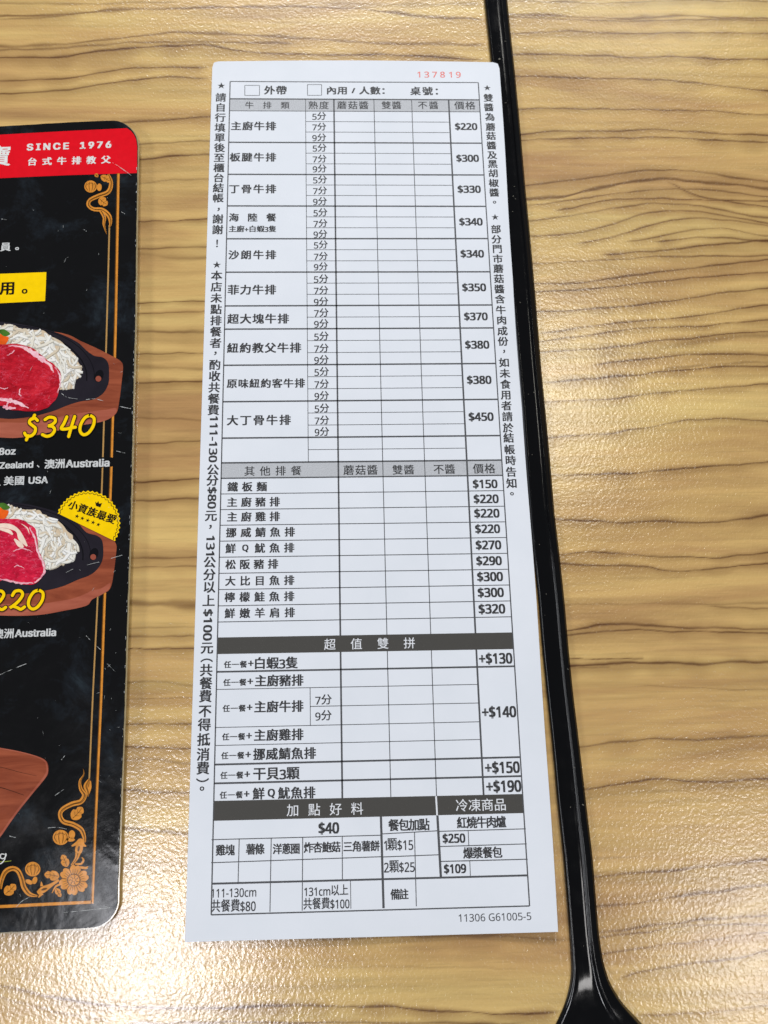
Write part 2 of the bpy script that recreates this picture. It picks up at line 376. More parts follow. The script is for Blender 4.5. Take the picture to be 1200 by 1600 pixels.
def build_table():
    xs = np.concatenate([np.linspace(-.45, -.11, 18)[:-1], np.arange(-.11, .19, .0008), np.linspace(.19, .55, 18)])
    ys = np.concatenate([np.linspace(-.40, -.065, 90)[:-1], np.arange(-.065, .34, .00028), np.linspace(.34, .70, 90)])
    nx, ny = len(xs), len(ys)
    A = np.zeros((ny, nx)); B = np.zeros((ny, nx))
    rs = np.random.RandomState(3)
    Y = ys[:, None]
    def wob(amp, step):
        k = rs.randn(nx + 60); ker = np.hanning(step); ker /= ker.sum()
        w = np.convolve(k, ker, 'same')[30:30 + nx]; return amp * w / (w.std() + 1e-9)
    def line(pts, width, dark, fade=.004):
        px = np.array([p[0] for p in pts]); py = np.array([p[1] for p in pts])
        m = (xs >= px[0]) & (xs <= px[-1])
        if not m.any(): return
        # smooth the traced points
        yy = np.interp(xs, px, py)
        ker = np.hanning(17); ker /= ker.sum(); yp = np.pad(yy, 8, mode='edge'); yy = np.convolve(yp, ker, 'valid')
        yy = yy + wob(.00012, 15) + wob(.00005, 6)
        wd = width * np.clip(1 + wob(.28, 18), .45, 1.7)
        ends = np.clip(np.minimum(xs - px[0], px[-1] - xs) / fade, 0, 1) * m
        ends = np.maximum(ends, ((xs < px[0] + fade) & (px[0] < -.02) | (xs > px[-1] - fade) & (px[-1] > .1)) * m)
        d = Y - yy[None, :]
        # sharp on one side, bleeding on the other, as late wood does
        g = np.exp(-np.abs(np.where(d > 0, d / (wd * .50), d / (wd * .36))) ** 2.0)
        wd = wd * (1.55 if width < .001 else (2.6 if width < .0013 else 3.1)); dk = min(1, dark * 1.25) * np.clip(1 + wob(.16, 22), .6, 1.2)
        if width > .0010: A[:] = np.maximum(A, g * dk * ends * .7); B[:] = np.maximum(B, g * dk * ends)
        else:
            A[:] = np.maximum(A, g * dk * ends)
            halo = np.exp(-(np.where(d > 0, d / (wd * 1.3), d / (wd * 2.8))) ** 2); B[:] = np.maximum(B, halo * dk * ends * .68)
    for pts, w, d in WL:
        q = [P(x, y) for x, y in pts]; mid = q[len(q) // 2]
        ppm = F / ((mid - CPOS).length)
        if q[-1].x > .125: q.append(Vector((q[-1].x + .4, q[-1].y + rs.uniform(-.01, .01), 0)))
        if q[0].x < -.015 and pts[0][0] < 5: q.insert(0, Vector((q[0].x - .4, q[0].y + rs.uniform(-.01, .01), 0)))
        line([(p.x, p.y) for p in q], w / ppm, d)
    # ordinary grain outside the traced part
    top = P(600, 0).y + .004; bot = P(600, 1600).y - .004
    for y0 in list(np.arange(top, .70, .008)) + list(np.arange(-.40, bot, .008)):
        n = 12; pts = np.linspace(-.45, .55, n); base = y0 + rs.uniform(-.002, .002)
        line([(x, base + .004 * math.sin(x * 9 + y0 * 14) + rs.uniform(-.0006, .0006)) for x in pts], rs.uniform(.0006, .0016), rs.uniform(.3, .85))
    # faint soft streaks everywhere
    for k in range(460):
        x0 = rs.uniform(-.3, .3); ln = rs.uniform(.04, .2); y0 = rs.uniform(-.2, .5); s = rs.uniform(-.04, .04)
        yy = y0 + s * (xs - x0) + wob(.0002, 30); wd = rs.uniform(.0003, .0032)
        e = np.clip(1 - np.abs(xs - x0) / ln, 0, 1) ** .6
        B[:] = np.maximum(B, np.exp(-((Y - yy[None, :]) / wd) ** 2) * e * rs.uniform(.08, .36))
    X2, Y2 = np.meshgrid(xs, ys)
    co = np.stack([X2, Y2, np.zeros_like(X2)], -1).reshape(-1, 3).astype(np.float32)
    idx = np.arange(nx * ny).reshape(ny, nx)
    q = np.stack([idx[:-1, :-1], idx[:-1, 1:], idx[1:, 1:], idx[1:, :-1]], -1).reshape(-1, 4)
    me = bpy.data.meshes.new('table_top')
    me.vertices.add(len(co)); me.vertices.foreach_set('co', co.ravel())
    me.loops.add(q.size); me.loops.foreach_set('vertex_index', q.ravel().astype(np.int32))
    me.polygons.add(len(q)); me.polygons.foreach_set('loop_start', np.arange(0, q.size, 4, dtype=np.int32))
    me.polygons.foreach_set('loop_total', np.full(len(q), 4, dtype=np.int32)); me.update(calc_edges=True)
    a = me.color_attributes.new('grain', 'FLOAT_COLOR', 'POINT')
    c = np.stack([np.clip(A, 0, 1), np.clip(B, 0, 1), np.zeros_like(A), np.ones_like(A)], -1).reshape(-1).astype(np.float32)
    a.data.foreach_set('color', c)
    return me
tbl = bpy.data.objects.new('table', None); COL.objects.link(tbl)
thing(tbl, 'wooden table top in golden laminate with dark wavy grain, under everything', 'table', 'structure')
link('table_surface', build_table(), M['wood'], tbl)
# underlying board and its edge band, so that the top has thickness
def box(name, x0, x1, y0, y1, z0, z1, mat, parent):
    v = [(x, y, z) for z in (z0, z1) for y in (y0, y1) for x in (x0, x1)]
    return mesh(name, v, [(0, 2, 3, 1), (4, 5, 7, 6), (0, 1, 5, 4), (2, 6, 7, 3), (0, 4, 6, 2), (1, 3, 7, 5)], mat, parent)
box('table_core', -.4501, .5501, -.4001, .7001, -.028, -.0006, M['film_edge'], tbl)

# ================================================================== ORDER SLIP
def sstep(a, b, x):
    t = max(0.0, min(1.0, (x - a) / (b - a))); return t * t * (3 - 2 * t)
PWID, PHGT = .095, .26986
def slip_z(x, y):
    """Height of the sheet: it lies flat, lifts a hair at its edges, and rides up on the utensil's rim near the top right corner."""
    z = .00035
    z += .0021 * sstep(.066, .096, x) ** 1.5 * sstep(.145, .215, y)
    z += .0010 * sstep(.070, .098, x) * (1 - sstep(.08, .2, y))
    z += .0006 * sstep(.030, -.002, x) ** 2 * 0 + .0005 * (1 - sstep(-.002, .02, x)) * sstep(.20, .27, y)
    z += .0009 * (1 - sstep(-.002, .035, y)) * (.75 + .25 * math.sin(x * 60))
    return z
def slip(u, v, lift=0.0):
    g = Vector((u, v, 0)); d = g - CPOS; z = slip_z(u, v)
    for _ in range(3):
        p = CPOS + d * ((z - CPOS.z) / d.z); z = slip_z(p.x, p.y)
    return (p.x, p.y, p.z + lift)
def U(px, py):
    p = P(px, py); return (p.x, p.y)

# sheet outline from its four corners, slightly rounded
TL, TR_, BR, BL = U(332, 96), U(779.5, 97.5), U(872, 1456), U(289, 1472)
def slip_mesh():
    nx, ny = 48, 110; top = []; n = (nx + 1) * (ny + 1)
    for layer in (0, 1):
        for j in range(ny + 1):
            for i in range(nx + 1):
                s, t = i / nx, j / ny
                x = (BL[0] * (1 - s) + BR[0] * s) * (1 - t) + (TL[0] * (1 - s) + TR_[0] * s) * t
                y = (BL[1] * (1 - s) + BR[1] * s) * (1 - t) + (TL[1] * (1 - s) + TR_[1] * s) * t
                # barely uneven cut edges and soft corners
                y += .0006 * math.sin(math.pi * s) * (t > .999)
                x += (.00022 * math.sin(t * 7.0) + .0001 * math.sin(t * 23)) * (s > .999)
                r = .0016
                for cx, cy, sx, sy in ((TL[0], TL[1], 1, -1), (TR_[0], TR_[1], -1, -1)):
                    ax, ay = (x - cx) * sx, (y - cy) * sy
                    if -1e-3 < ax < r and -1e-3 < ay < r:
                        dx, dy = r - ax, r - ay; dd = math.hypot(dx, dy)
                        if dd > r: x = cx + sx * (r - dx * r / dd); y = cy + sy * (r - dy * r / dd)
                p = slip(x, y); top.append((p[0], p[1], p[2] - (.00011 if layer else 0)))
    f = []; W1 = nx + 1
    for j in range(ny):
        for i in range(nx):
            a = j * W1 + i
            f.append((a, a + 1, a + W1 + 1, a + W1)); f.append((a + n, a + W1 + n, a + W1 + 1 + n, a + 1 + n))
    ring = [i for i in range(nx)] + [nx + j * W1 for j in range(ny)] + [ny * W1 + nx - i for i in range(nx)] + [(ny - j) * W1 for j in range(ny)]
    for k in range(len(ring)):
        a, b = ring[k], ring[(k + 1) % len(ring)]
        f.append((a, a + n, b + n, b))
    return top, f
order = bpy.data.objects.new('order_slip', None); COL.objects.link(order)
thing(order, 'tall white paper slip printed with a ruled steak order table, beside the black handle', 'order slip')
vs, fs = slip_mesh(); mesh('paper_sheet', vs, fs, M['paper'], order, smooth=False)

def seg(sh, a, b, w, lift=L0, n=None):
    """A ruled line from a to b (sheet metres), w wide, cut into short pieces so that it follows the sheet."""
    ax, ay = a; bx, by = b; ln = math.hypot(bx - ax, by - ay)
    if ln < 1e-6: return
    n = n or max(1, int(ln / .004)); nx, ny = -(by - ay) / ln * w / 2, (bx - ax) / ln * w / 2
    uv = []
    for i in range(n + 1):
        t = i / n; x, y = ax + (bx - ax) * t, ay + (by - ay) * t
        uv += [(x - nx, y - ny), (x + nx, y + ny)]
    sh.add(uv, [(2 * i, 2 * i + 2, 2 * i + 3, 2 * i + 1) for i in range(n)], lift)
def quad(sh, p, lift=L0, n=14):
    """Four corners tl, tr, br, bl, cut into strips."""
    uv = []
    for i in range(n + 1):
        t = i / n
        uv += [(p[3][0] * (1 - t) + p[2][0] * t, p[3][1] * (1 - t) + p[2][1] * t), (p[0][0] * (1 - t) + p[1][0] * t, p[0][1] * (1 - t) + p[1][1] * t)]
    sh.add(uv, [(2 * i, 2 * i + 2, 2 * i + 3, 2 * i + 1) for i in range(n)], lift)

# rows: photo heights at the left and the right frame line
H = [(358.3,127.2,750,129.2),(357.5,154.2,750.7,156.3),(357,172.8,751.7,175.2),(356.5,221.9,753.8,224.2),(355,271.9,756.7,273.9),(354,321.2,759,323),
     (353.3,372.9,761.7,373),(352.5,425,765.4,425),(351.7,477.9,768.8,476.7),(351.3,514.2,770.8,512.5),(350.4,570.8,773.8,567.9),(349.6,627.9,776.7,623.8),
     (349.2,684.6,780.8,680.6),(348,723.3,783,718.9),(347.6,747.3,785,742.8),(347,772,786,766.4),(346.2,796.3,787.5,790.9),(345.4,820.6,789,815.5),
     (344.7,845.4,790.5,840),(344,870.6,792,864.6),(343,895.8,793.5,889.5),(342.3,921.4,795.3,913.8),(341.6,947,797,938.6),(341,972.3,798.5,963.3),
     (340.4,996.2,799.9,988),(340.2,1022,801.5,1014.2),(339,1050,804,1040.8),(338,1077.5,806,1068),(336.5,1137.2,809,1126),(335.5,1165.4,811,1153.5),
     (334.5,1195.5,813.6,1182.1),(333.4,1224.5,815.9,1212.2),(332,1251.5,818.7,1240.5),(331.3,1283,820.4,1270),(328,1381,826.5,1367.5),(326.5,1429.7,831,1415.2)]
def rowv(i):
    a, b, c, d = H[i]; return U(a, b), U(c, d)
FL = np.polyfit([U(h[0], h[1])[1] for h in H], [U(h[0], h[1])[0] for h in H], 1)
FR = np.polyfit([U(h[2], h[3])[1] for h in H], [U(h[2], h[3])[0] for h in H], 1)
RV = [(U(h[0], h[1])[1], U(h[2], h[3])[1]) for h in H]
sl = np.mean([r[1] - r[0] for r in RV]); RV = [((r[0] + r[1] - sl) / 2 * .5 + r[0] * .5, (r[0] + r[1] + sl) / 2 * .5 + r[1] * .5) for r in RV]
XL = lambda y: FL[0] * y + FL[1]
XR = lambda y: FR[0] * y + FR[1]
def on_row(i, x):
    l, r = RV[i]; return l + (r - l) * (x - XL(l)) / (XR(r) - XL(l))
# columns measured at (rows 2, 13, 24, 32), as straight lines in sheet metres
def colfit(pts):
    q = [U(*p) for p in pts]; return np.polyfit([a[1] for a in q], [a[0] for a in q], 1)
C1 = colfit([(477.5,172),(480.3,500),(481.2,722),(485,1104)])
C2 = colfit([(521.3,172),(527,560),(529.4,722),(532,996),(534,1245)])
C3 = colfit([(584.6,172),(598.3,722),(604,994),(611,1244)])
C4 = colfit([(643.8,172),(663,720),(673.4,992),(682,1243)])
C5 = colfit([(702,172),(729.2,720),(741.8,990),(756.7,1242)])
cx = lambda C, y: C[0] * y + C[1]
grid = Sheet(slip)
TH, TK = .00019, .00048
def hline(i, C_a=None, C_b=None, w=TH):
    xa = XL(RV[i][0]) if C_a is None else cx(C_a, RV[i][0]); xb = XR(RV[i][1]) if C_b is None else cx(C_b, RV[i][1])
    seg(grid, (xa, on_row(i, xa)), (xb, on_row(i, xb)), w)
def mid(i, j, t, C_a=None, C_b=None, w=TH):
    """A line between rows i and j."""
    y = lambda x: on_row(i, x) * (1 - t) + on_row(j, x) * t
    ya = RV[i][0] * (1 - t) + RV[j][0] * t; yb = RV[i][1] * (1 - t) + RV[j][1] * t
    xa = XL(ya) if C_a is None else cx(C_a, ya); xb = XR(yb) if C_b is None else cx(C_b, yb)
    seg(grid, (xa, y(xa)), (xb, y(xb)), w)
def vline(C, i, j, w=TH):
    x0 = cx(C, on_row(i, 0.05)); y0 = on_row(i, x0); x1 = cx(C, on_row(j, .05)); y1 = on_row(j, x1)
    seg(grid, (x0, y0), (x1, y1), w)
for i in range(36):
    if i in (24, 25, 32, 33): continue
    if i in (27, 28, 29): hline(i, None, C5); continue
    w = TK if i in (1, 3, 4, 5, 6, 7, 8, 9, 10, 11, 12, 13, 26, 30, 31, 34) else TH * 1.25
    if i in (0, 35): w = TH * 1.7
    if i in (14,): w = TK * .8
    hline(i, w=w)
vline(FL, 0, 35, TH * 1.8); vline(FR, 0, 35, TH * 1.8)
for (a, b, n) in ((2,3,3),(3,4,3),(4,5,3),(5,6,3),(6,7,3),(7,8,3),(8,9,2),(9,10,3),(10,11,3),(11,12,3),(12,13,2)):
    for k in range(1, n): mid(a, b, k / n, C1, C5)
mid(27, 28, .5, C1, C5)
vline(C1, 1, 13); vline(C1, 27, 28)
for C, w in ((C2, TK), (C3, TH * 1.2), (C4, TH * 1.2), (C5, TK * 1.05)):
    vline(C, 1, 24, w); vline(C, 25, 32, w)
def pxseg(x0, y0, x1, y1, w): seg(grid, U(x0, y0), U(x1, y1), w)
pxseg(330.5,1312,596.5,1305,TH*1.2); pxseg(330,1348,598,1338.5,TH*1.2)
pxseg(596.5,1303,685.5,1298,TH*1.2); pxseg(598,1339,686.5,1335.5,TH*1.2)
pxseg(685.5,1299,821.5,1295,TH*1.2); pxseg(686.5,1322.7,823,1318.5,TH*1.2); pxseg(688,1346,824.5,1342.5,TH*1.3)
pxseg(373.8,1310,372,1379,TH*1.2); pxseg(423.8,1309,421.8,1425,TH*1.2); pxseg(473,1308,472.2,1423,TH*1.2); pxseg(534.7,1306,535,1374,TH*1.2)
pxseg(547.5,1374,548.3,1420,TH); pxseg(595.2,1276,599.3,1419,TK*1.25); pxseg(647.6,1300,650.5,1416,TH*1.2); pxseg(683.4,1274,688.8,1370,TK*1.3)
pxseg(731.5,1298,732.5,1321,TH); pxseg(734,1345,735,1369,TH)
for (x0, y0, x1, y1) in ((382.5,133.4,405.5,149.2),(480.5,132.2,502.5,149)):   # tick boxes
    for s in ((x0,y0,x1,y0),(x0,y1,x1,y1),(x0,y0,x0,y1),(x1,y0,x1,y1)): pxseg(*s, TH)
grid.build('ruled_grid', M['inkline'], order)

gs = Sheet(slip)
def band(sh, i, j, C_a=None, C_b=None, pad=.0):
    def c(k, C, left):
        y = RV[k][0] if left else RV[k][1]
        x = (XL(y) if left else XR(y)) if C is None else cx(C, y); return (x, on_row(k, x))
    quad(sh, [c(i, C_a, True), c(i, C_b, False), c(j, C_b, False), c(j, C_a, True)], L0 * .5, 40)
band(gs, 1, 2); gs.build('grey_header_band', M['grey'], order)
gs = Sheet(slip); band(gs, 13, 14); gs.build('grey_header_band', M['grey'], order)
gs = Sheet(slip); band(gs, 24, 25); gs.build('black_title_band', M['band'], order)
gs = Sheet(slip); band(gs, 32, 33); gs.build('black_title_band', M['band'], order)
gs = Sheet(slip); seg(gs, U(681.3, 1244), U(683, 1274), .00045, L0 * 1.5); gs.build('band_divider', M['white_on'], order)

def put(sh, g, cxy, sx, sy, ang=0.0, lift=L0, flipc=None, tint=None):
    a, f = g; ca, sa = math.cos(ang), math.sin(ang)
    uv = [(cxy[0] + (x * sx) * ca - (y * sy) * sa, cxy[1] + (x * sx) * sa + (y * sy) * ca) for x, y in a]
    sh.add(uv, f, lift, tint)
def centred(g):
    a, f = g; c = (a.min(0) + a.max(0)) / 2; return (a - c, f), (a.max(0) - a.min(0))
def fatten(sh, g, c, sx, sy, ang, lift, d, tint=None):
    """Lay a glyph a few times, each a hair aside and above, so that its strokes print bolder."""
    offs = [(0, 0)] if d <= 0 else [(-d, -d * .5), (d, d * .5), (-d, d * .5), (d, -d * .5)]
    ca, sa = math.cos(ang), math.sin(ang)
    for k, (ox, oy) in enumerate(offs):
        ex, ey = ox * sx, oy * sy
        put(sh, g, (c[0] + ex * ca - ey * sa, c[1] + ex * sa + ey * ca), sx, sy, ang, lift + k * 2.5e-6, tint=tint)
def T(sh, s, x0, x1, y, em=None, bold=.032, ay=1.0, y1=None, lift=L0, lat=.036, fU=U):
    """Text from x0 to x1 (photo pixels) on a base level y (to y1 at its end). em: character size in pixels when the characters stand apart."""
    a = fU(x0, y); b = fU(x1, y if y1 is None else y1)
    if y1 is None and fU is U: ang = SL
    else: ang = math.atan2(b[1] - a[1], b[0] - a[0])
    W_ = math.hypot(b[0] - a[0], b[1] - a[1]) if y1 is not None else b[0] - a[0]
    m = ((a[0] + b[0]) / 2, (a[1] + b[1]) / 2)
    if em is None:
        g, d = centred(glyph(s)); k = W_ / (d[0] + 2 * lat); cj = any(is_cjk(c) for c in s)
        fatten(sh, g, m, k, k * ay, ang, lift, bold if cj else lat)
    else:
        ppx = math.hypot(*(np.array(fU(x0 + 20, y)) - np.array(fU(x0, y)))) / 20; E_ = em * ppx
        chars = [(i, c) for i, c in enumerate(s)]; n = len(chars)
        for i, c in chars:
            if c in ' \u3000': continue
            t = 0 if n == 1 else i / (n - 1); r = -W_ / 2 + E_ / 2 + (W_ - E_) * t
            pos = (m[0] + r * math.cos(ang), m[1] + r * math.sin(ang))
            if is_cjk(c):
                ga, gf = glyph(c); fatten(sh, (ga - np.array([.5, .36]), gf), pos, E_, E_ * ay, ang, lift, bold)
            else:
                g, d = centred(glyph(c)); fatten(sh, g, pos, E_, E_ * ay, ang, lift, lat)
SL = math.atan2(sl, XR(.14) - XL(.14))
q1 = lambda x: 320 + x / 2.4
def A1(sh, s, x0, x1, y, em=None, **k): T(sh.new() if isinstance(sh, Texts) else sh, s, 320 + x0 / 2.4, 320 + x1 / 2.4, 80 + y / 2.4, em / 2.4 if em else None, **k)
def A2(sh, s, x0, x1, y, em=None, **k): T(sh.new() if isinstance(sh, Texts) else sh, s, 320 + x0 / 2.4, 320 + x1 / 2.4, 400 + y / 2.4, em / 2.4 if em else None, **k)
def A3(sh, s, x0, x1, y, em=None, **k): T(sh.new() if isinstance(sh, Texts) else sh, s, 290 + x0 / 2.2222, 290 + x1 / 2.2222, 700 + y / 2.2222, em / 2.2222 if em else None, **k)
def A4(sh, s, x0, x1, y, em=None, **k): T(sh.new() if isinstance(sh, Texts) else sh, s, 290 + x0 / 2.1429, 290 + x1 / 2.1429, 980 + y / 2.1429, em / 2.1429 if em else None, **k)
def A5(sh, s, x0, x1, y, em=None, **k): T(sh.new() if isinstance(sh, Texts) else sh, s, 290 + x0 / 2, 290 + x1 / 2, 1220 + y / 2, em / 2 if em else None, **k)

hd = Texts(slip)
A1(hd, '外帶', 222, 308, 147, 42); A1(hd, '內用/人數：', 455, 700, 148, 40, ay=.95); A1(hd, '桌號：', 770, 900, 150, 40)
hd.build('top_line_text', M['ink'], order)
hd = Texts(slip)
for s, x0, x1, y, e in (('牛排類',150,318,203,34),('熟度',387,466,203,38),('蘑菇醬',495,615,203,38),('雙醬',662,738,203,37),('不醬',798,877,203,37),('價格',935,1015,204,39)):
    A1(hd, s, x0, x1, y, e, bold=.012)
for s, x0, x1, y, e in (('其他排餐',203,403,80,38),('蘑菇醬',547,668,77,39),('雙醬',717,795,76,38),('不醬',860,937,74,38),('價格',997,1076,72,39)):
    A3(hd, s, x0, x1, y, e, bold=.012)
hd.build('header_text', M['ink'], order)
sn = Sheet(slip); A1(sn, '137819', 780, 973, 88, 45, lat=.012, ay=1.0, lift=L0); sn.build('serial_number', M['redink'], order)
nm = Texts(slip)
for s, x0, x1, y in (('主廚牛排',97,268,281),('板腱牛排',93,268,398),('丁骨牛排',90,268,517),('沙朗牛排',88,268,764)): A1(nm, s, x0, x1, y, 41)
A1(nm, '海陸餐', 90, 268, 624, 38); A1(nm, '主廚+白蝦3隻', 90, 268, 666)
for s, x0, x1, y in (('菲力牛排',85,268,127),('超大塊牛排',84,316,236),('紐約教父牛排',83,362,345),('原味紐約客牛排',82,376,478),('大丁骨牛排',82,323,616)): A2(nm, s, x0, x1, y, 44 if '原' not in s else 40)
for s, x0, x1, y in (('鐵板麵',145,283,135),('主廚豬排',143,328,188),('主廚雞排',143,328,239),('挪威鯖魚排',140,380,293),('鮮Q魷魚排',138,378,348),('松阪豬排',138,322,404),('大比目魚排',137,378,461),('檸檬鮭魚排',135,378,517),('鮮嫩羊肩排',135,380,573)):
    A3(nm, s, x0, x1, y, 37)
for y, p0, s, x0, x1 in ((119,128,'白蝦3隻',232,376),(179,126,'主廚豬排',231,395),(266,124,'主廚牛排',229,395),(361,122,'主廚雞排',228,395),(424,119,'挪威鯖魚排',226,437),(490,116,'干貝3顆',226,382),(556,114,'鮮Q魷魚排',224,435)):
    A4(nm, '任一餐', p0, p0 + 78, y + 6, 25); A4(nm, '+', p0 + 81, p0 + 100, y + 2, lat=.03)
    A4(nm, s, x0, x1, y, ay=1.0) if s in ('白蝦3隻', '干貝3顆') else A4(nm, s, x0, x1, y, 41)
nm.build('dish_name_text', M['ink'], order)
dn = Texts(slip)
for ys_ in ((243,283,323),(362,403,440),(481,522,562),(604,645,685),(725,768,807)):
    k = (ys_[0] - 243) / 480 * 6
    for s, y in zip('579', ys_): A1(dn, s + '分', 403 + k, 455 + k, y, bold=.018, lat=.014, ay=1.08)
for ys_ in ((85,128,170),(212,253),(300,345,388),(433,479,523),(570,615,658)):
    k = (ys_[0] - 85) / 480 * 3
    for s, y in zip('579' if len(ys_) == 3 else '79', ys_): A2(dn, s + '分', 409 + k, 463 + k, y, bold=.018, lat=.014, ay=1.08)
A4(dn, '7分', 434, 489, 242, bold=.016, lat=.014); A4(dn, '9分', 434, 489, 295, bold=.016, lat=.014)
dn.build('doneness_text', M['ink'], order)
pr = Texts(slip)
for s, x0, x1, y in (('$220',938,1022,283),('$300',943,1028,402),('$330',948,1035,518),('$340',954,1042,640),('$340',959,1047,760)): A1(pr, s, x0, x1, y, ay=1.08)
for s, x0, x1, y in (('$350',965,1055,118),('$370',972,1061,227),('$380',976,1067,333),('$380',983,1075,465),('$450',989,1083,603)): A2(pr, s, x0, x1, y, ay=1.08)
for s, x0, x1, y in (('$150',997,1083,125),('$220',1000,1087,177),('$220',1002,1090,227),('$220',1005,1092,281),('$270',1007,1096,337),('$290',1009,1098,392),('$300',1012,1102,447),('$300',1014,1105,502),('$320',1017,1110,559)): A3(pr, s, x0, x1, y, ay=1.08)
for s, x0, x1, y in (('+$130',982,1094,105),('+$140',992,1107,284),('+$150',1002,1119,470),('+$190',1006,1124,533)): A4(pr, s, x0, x1, y, ay=1.2)
for s, x0, x1, y in (('$40',415,480,148),('$250',803,874,180),('$109',807,877,275)): A5(pr, s, x0, x1, y, ay=1.15)
pr.build('price_text', M['ink'], order)
bt = Texts(slip)
A3(bt, '超值雙拼', 480, 798, 680, 42, bold=.004, lift=L0 * 1.6); A5(bt, '加點好料', 315, 556, 90, 40, bold=.004, lift=L0 * 1.6); A5(bt, '冷凍商品', 843, 1003, 76, 40, bold=.004, lift=L0 * 1.6)
bt.build('title_text', M['white_on'], order)
ex = Texts(slip)
for s, x0, x1, y, e in (('餐包加點',633,763,138,34),('紅燒牛肉爐',847,1002,130,33),('爆漿餐包',867,990,225,32),('雞塊',94,154,217,31),('薯條',188,247,214,31),('洋蔥圈',272,358,213,30),('炸杏鮑菇',369,485,208,30),('三角薯餅',492,607,205,30),('備註',640,697,355,30)):
    A5(ex, s, x0, x1, y, e, ay=1.12)
for s, x0, x1, y, ay in (('1顆$15',620,711,199,1.3),('2顆$25',620,716,268,1.3),('111-130cm',80,221,350,1.25),('共餐費$80',80,219,390,1.3),('131cm以上',371,508,342,1.25),('共餐費$100',368,512,383,1.3)):
    A5(ex, s, x0, x1, y, ay=ay, bold=.018, lat=.012)
ex.build('extras_text', M['ink'], order)
fo = Sheet(slip); A5(fo, '11306 G61005-5', 853, 1080, 426, lat=.003, y1=None); fo.build('form_number_text', M['ink'], order)

def vert_text(sh, items, em):
    for s, x, y, kind in items:
        p = U(x, y); E_ = em
        if kind == 'r':    # characters turned a quarter
            g, d = centred(glyph(s)); fatten(sh, g, p, E_ * 1.42, E_ * 1.15, -math.pi / 2 + SL, L0, .03)
        elif s == '★':
            g, d = centred(glyph(s)); put(sh, g, p, E_ * .85, E_ * .85, 0)
        elif s in '，。！':
            g, d = centred(glyph(s)); fatten(sh, g, p, E_, E_, 0, L0, .02)
        elif s in '（）':
            g, d = centred(glyph(s)); fatten(sh, g, p, E_, E_, -math.pi / 2, L0, .02)
        else:
            ga, gf = glyph(s); fatten(sh, (ga - np.array([.5, .36]), gf), p, E_ * 1.03, E_ * 1.03, 0, L0, .028)
def spread(s, x0, y0, x1, y1):
    n = len(s); return [(c, x0 + (x1 - x0) * i / max(1, n - 1), y0 + (y1 - y0) * i / max(1, n - 1), '') for i, c in enumerate(s)]
def cv(ox, oy, sc_, it): return [(s, ox + x / sc_, oy + y / sc_, k) for s, x, y, k in it]
lt = Sheet(slip)
it = cv(290, 80, 2.58, [('★',144,138,'')] + spread('請自行填單後至櫃台結帳',142,187,131,592) + [('，',133,638,''),('謝',130,677,''),('謝',129,720,''),('！',127,775,''),('★',126,860,'')]
     + spread('本店未點排餐者',125,905,121,1177) + [('，',120,1218,'')] + spread('酌收共餐費',118,1265,112,1447))
it += cv(290, 650, 2.58, [('111-130',112,93,'r'),('公',110,217,''),('分',108,260,''),('$80',106,330,'r'),('元',102,402,''),('，',100,447,''),('131',100,522,'r'),('公',97,590,''),('分',96,640,''),('以',95,690,''),('上',93,745,''),
     ('$100',89,842,'r'),('元',86,935,''),('（',85,985,''),('共',83,1025,''),('餐',82,1078,''),('費',80,1130,''),('不',78,1190,''),('得',76,1245,''),('抵',73,1305,''),('消',71,1365,''),('費',70,1420,''),('）',68,1468,''),('。',66,1502,'')])
vert_text(lt, it, .00345); lt.build('side_note_text', M['ink'], order)
rt = Sheet(slip)
it = cv(740, 100, 2.353, [('★',50,87,'')] + [(c, x, y, '') for c, x, y in zip('雙醬為蘑菇醬及黑胡椒醬', (54,56,60,62,64,66,68,70,72,74,76), (125,160,195,232,265,300,335,368,402,438,473))] + [('。',77,508,''),('★',79,562,'')]
     + [(c, x, y, '') for c, x, y in zip('部分門市蘑菇醬含牛肉成份', (82,84,87,89,91,93,95,97,100,103,106,108), (608,645,680,717,753,790,828,865,905,942,982,1020))] + [('，',112,1057,'')]
     + [(c, x, y, '') for c, x, y in zip('如未食用者請於結帳時告知', (112,115,117,119,121,124,127,129,132,136,138,140), (1098,1138,1178,1217,1257,1297,1338,1375,1418,1458,1500,1542))] + [('。',141,1580,'')])
vert_text(rt, it, .00315); rt.build('side_note_text', M['ink'], order)

# ================================================================== MENU CARD
MZ = .0026
def menu_z(x, y): return MZ
def ML(u, v, lift=0.0): return (u, v, MZ + lift)
def V(px, py):
    p = P(px, py, MZ); return (p.x, p.y)
def cA(x, y): return (x / 4.446, 160 + y / 4.446)
def cB(x, y): return (x / 4.446, 480 + y / 4.446)
def cC(x, y): return (x / 4.446, 740 + y / 4.446)
def cD(x, y): return (x / 4.0, 1080 + y / 4.0)
def smooth(pts, n=8, closed=False):
    out = []; m = len(pts); rng = range(m if closed else m - 1)
    for i in rng:
        if closed: p0, p1, p2, p3 = (pts[(i + k) % m] for k in (-1, 0, 1, 2))
        else: p0, p1, p2, p3 = pts[max(0, i - 1)], pts[i], pts[i + 1], pts[min(m - 1, i + 2)]
        for k in range(n):
            t = k / n
            out.append(tuple(.5 * ((2 * p1[j]) + (-p0[j] + p2[j]) * t + (2 * p0[j] - 5 * p1[j] + 4 * p2[j] - p3[j]) * t * t + (-p0[j] + 3 * p1[j] - 3 * p2[j] + p3[j]) * t ** 3) for j in range(len(p1))))
    if not closed: out.append(tuple(pts[-1]))
    return out
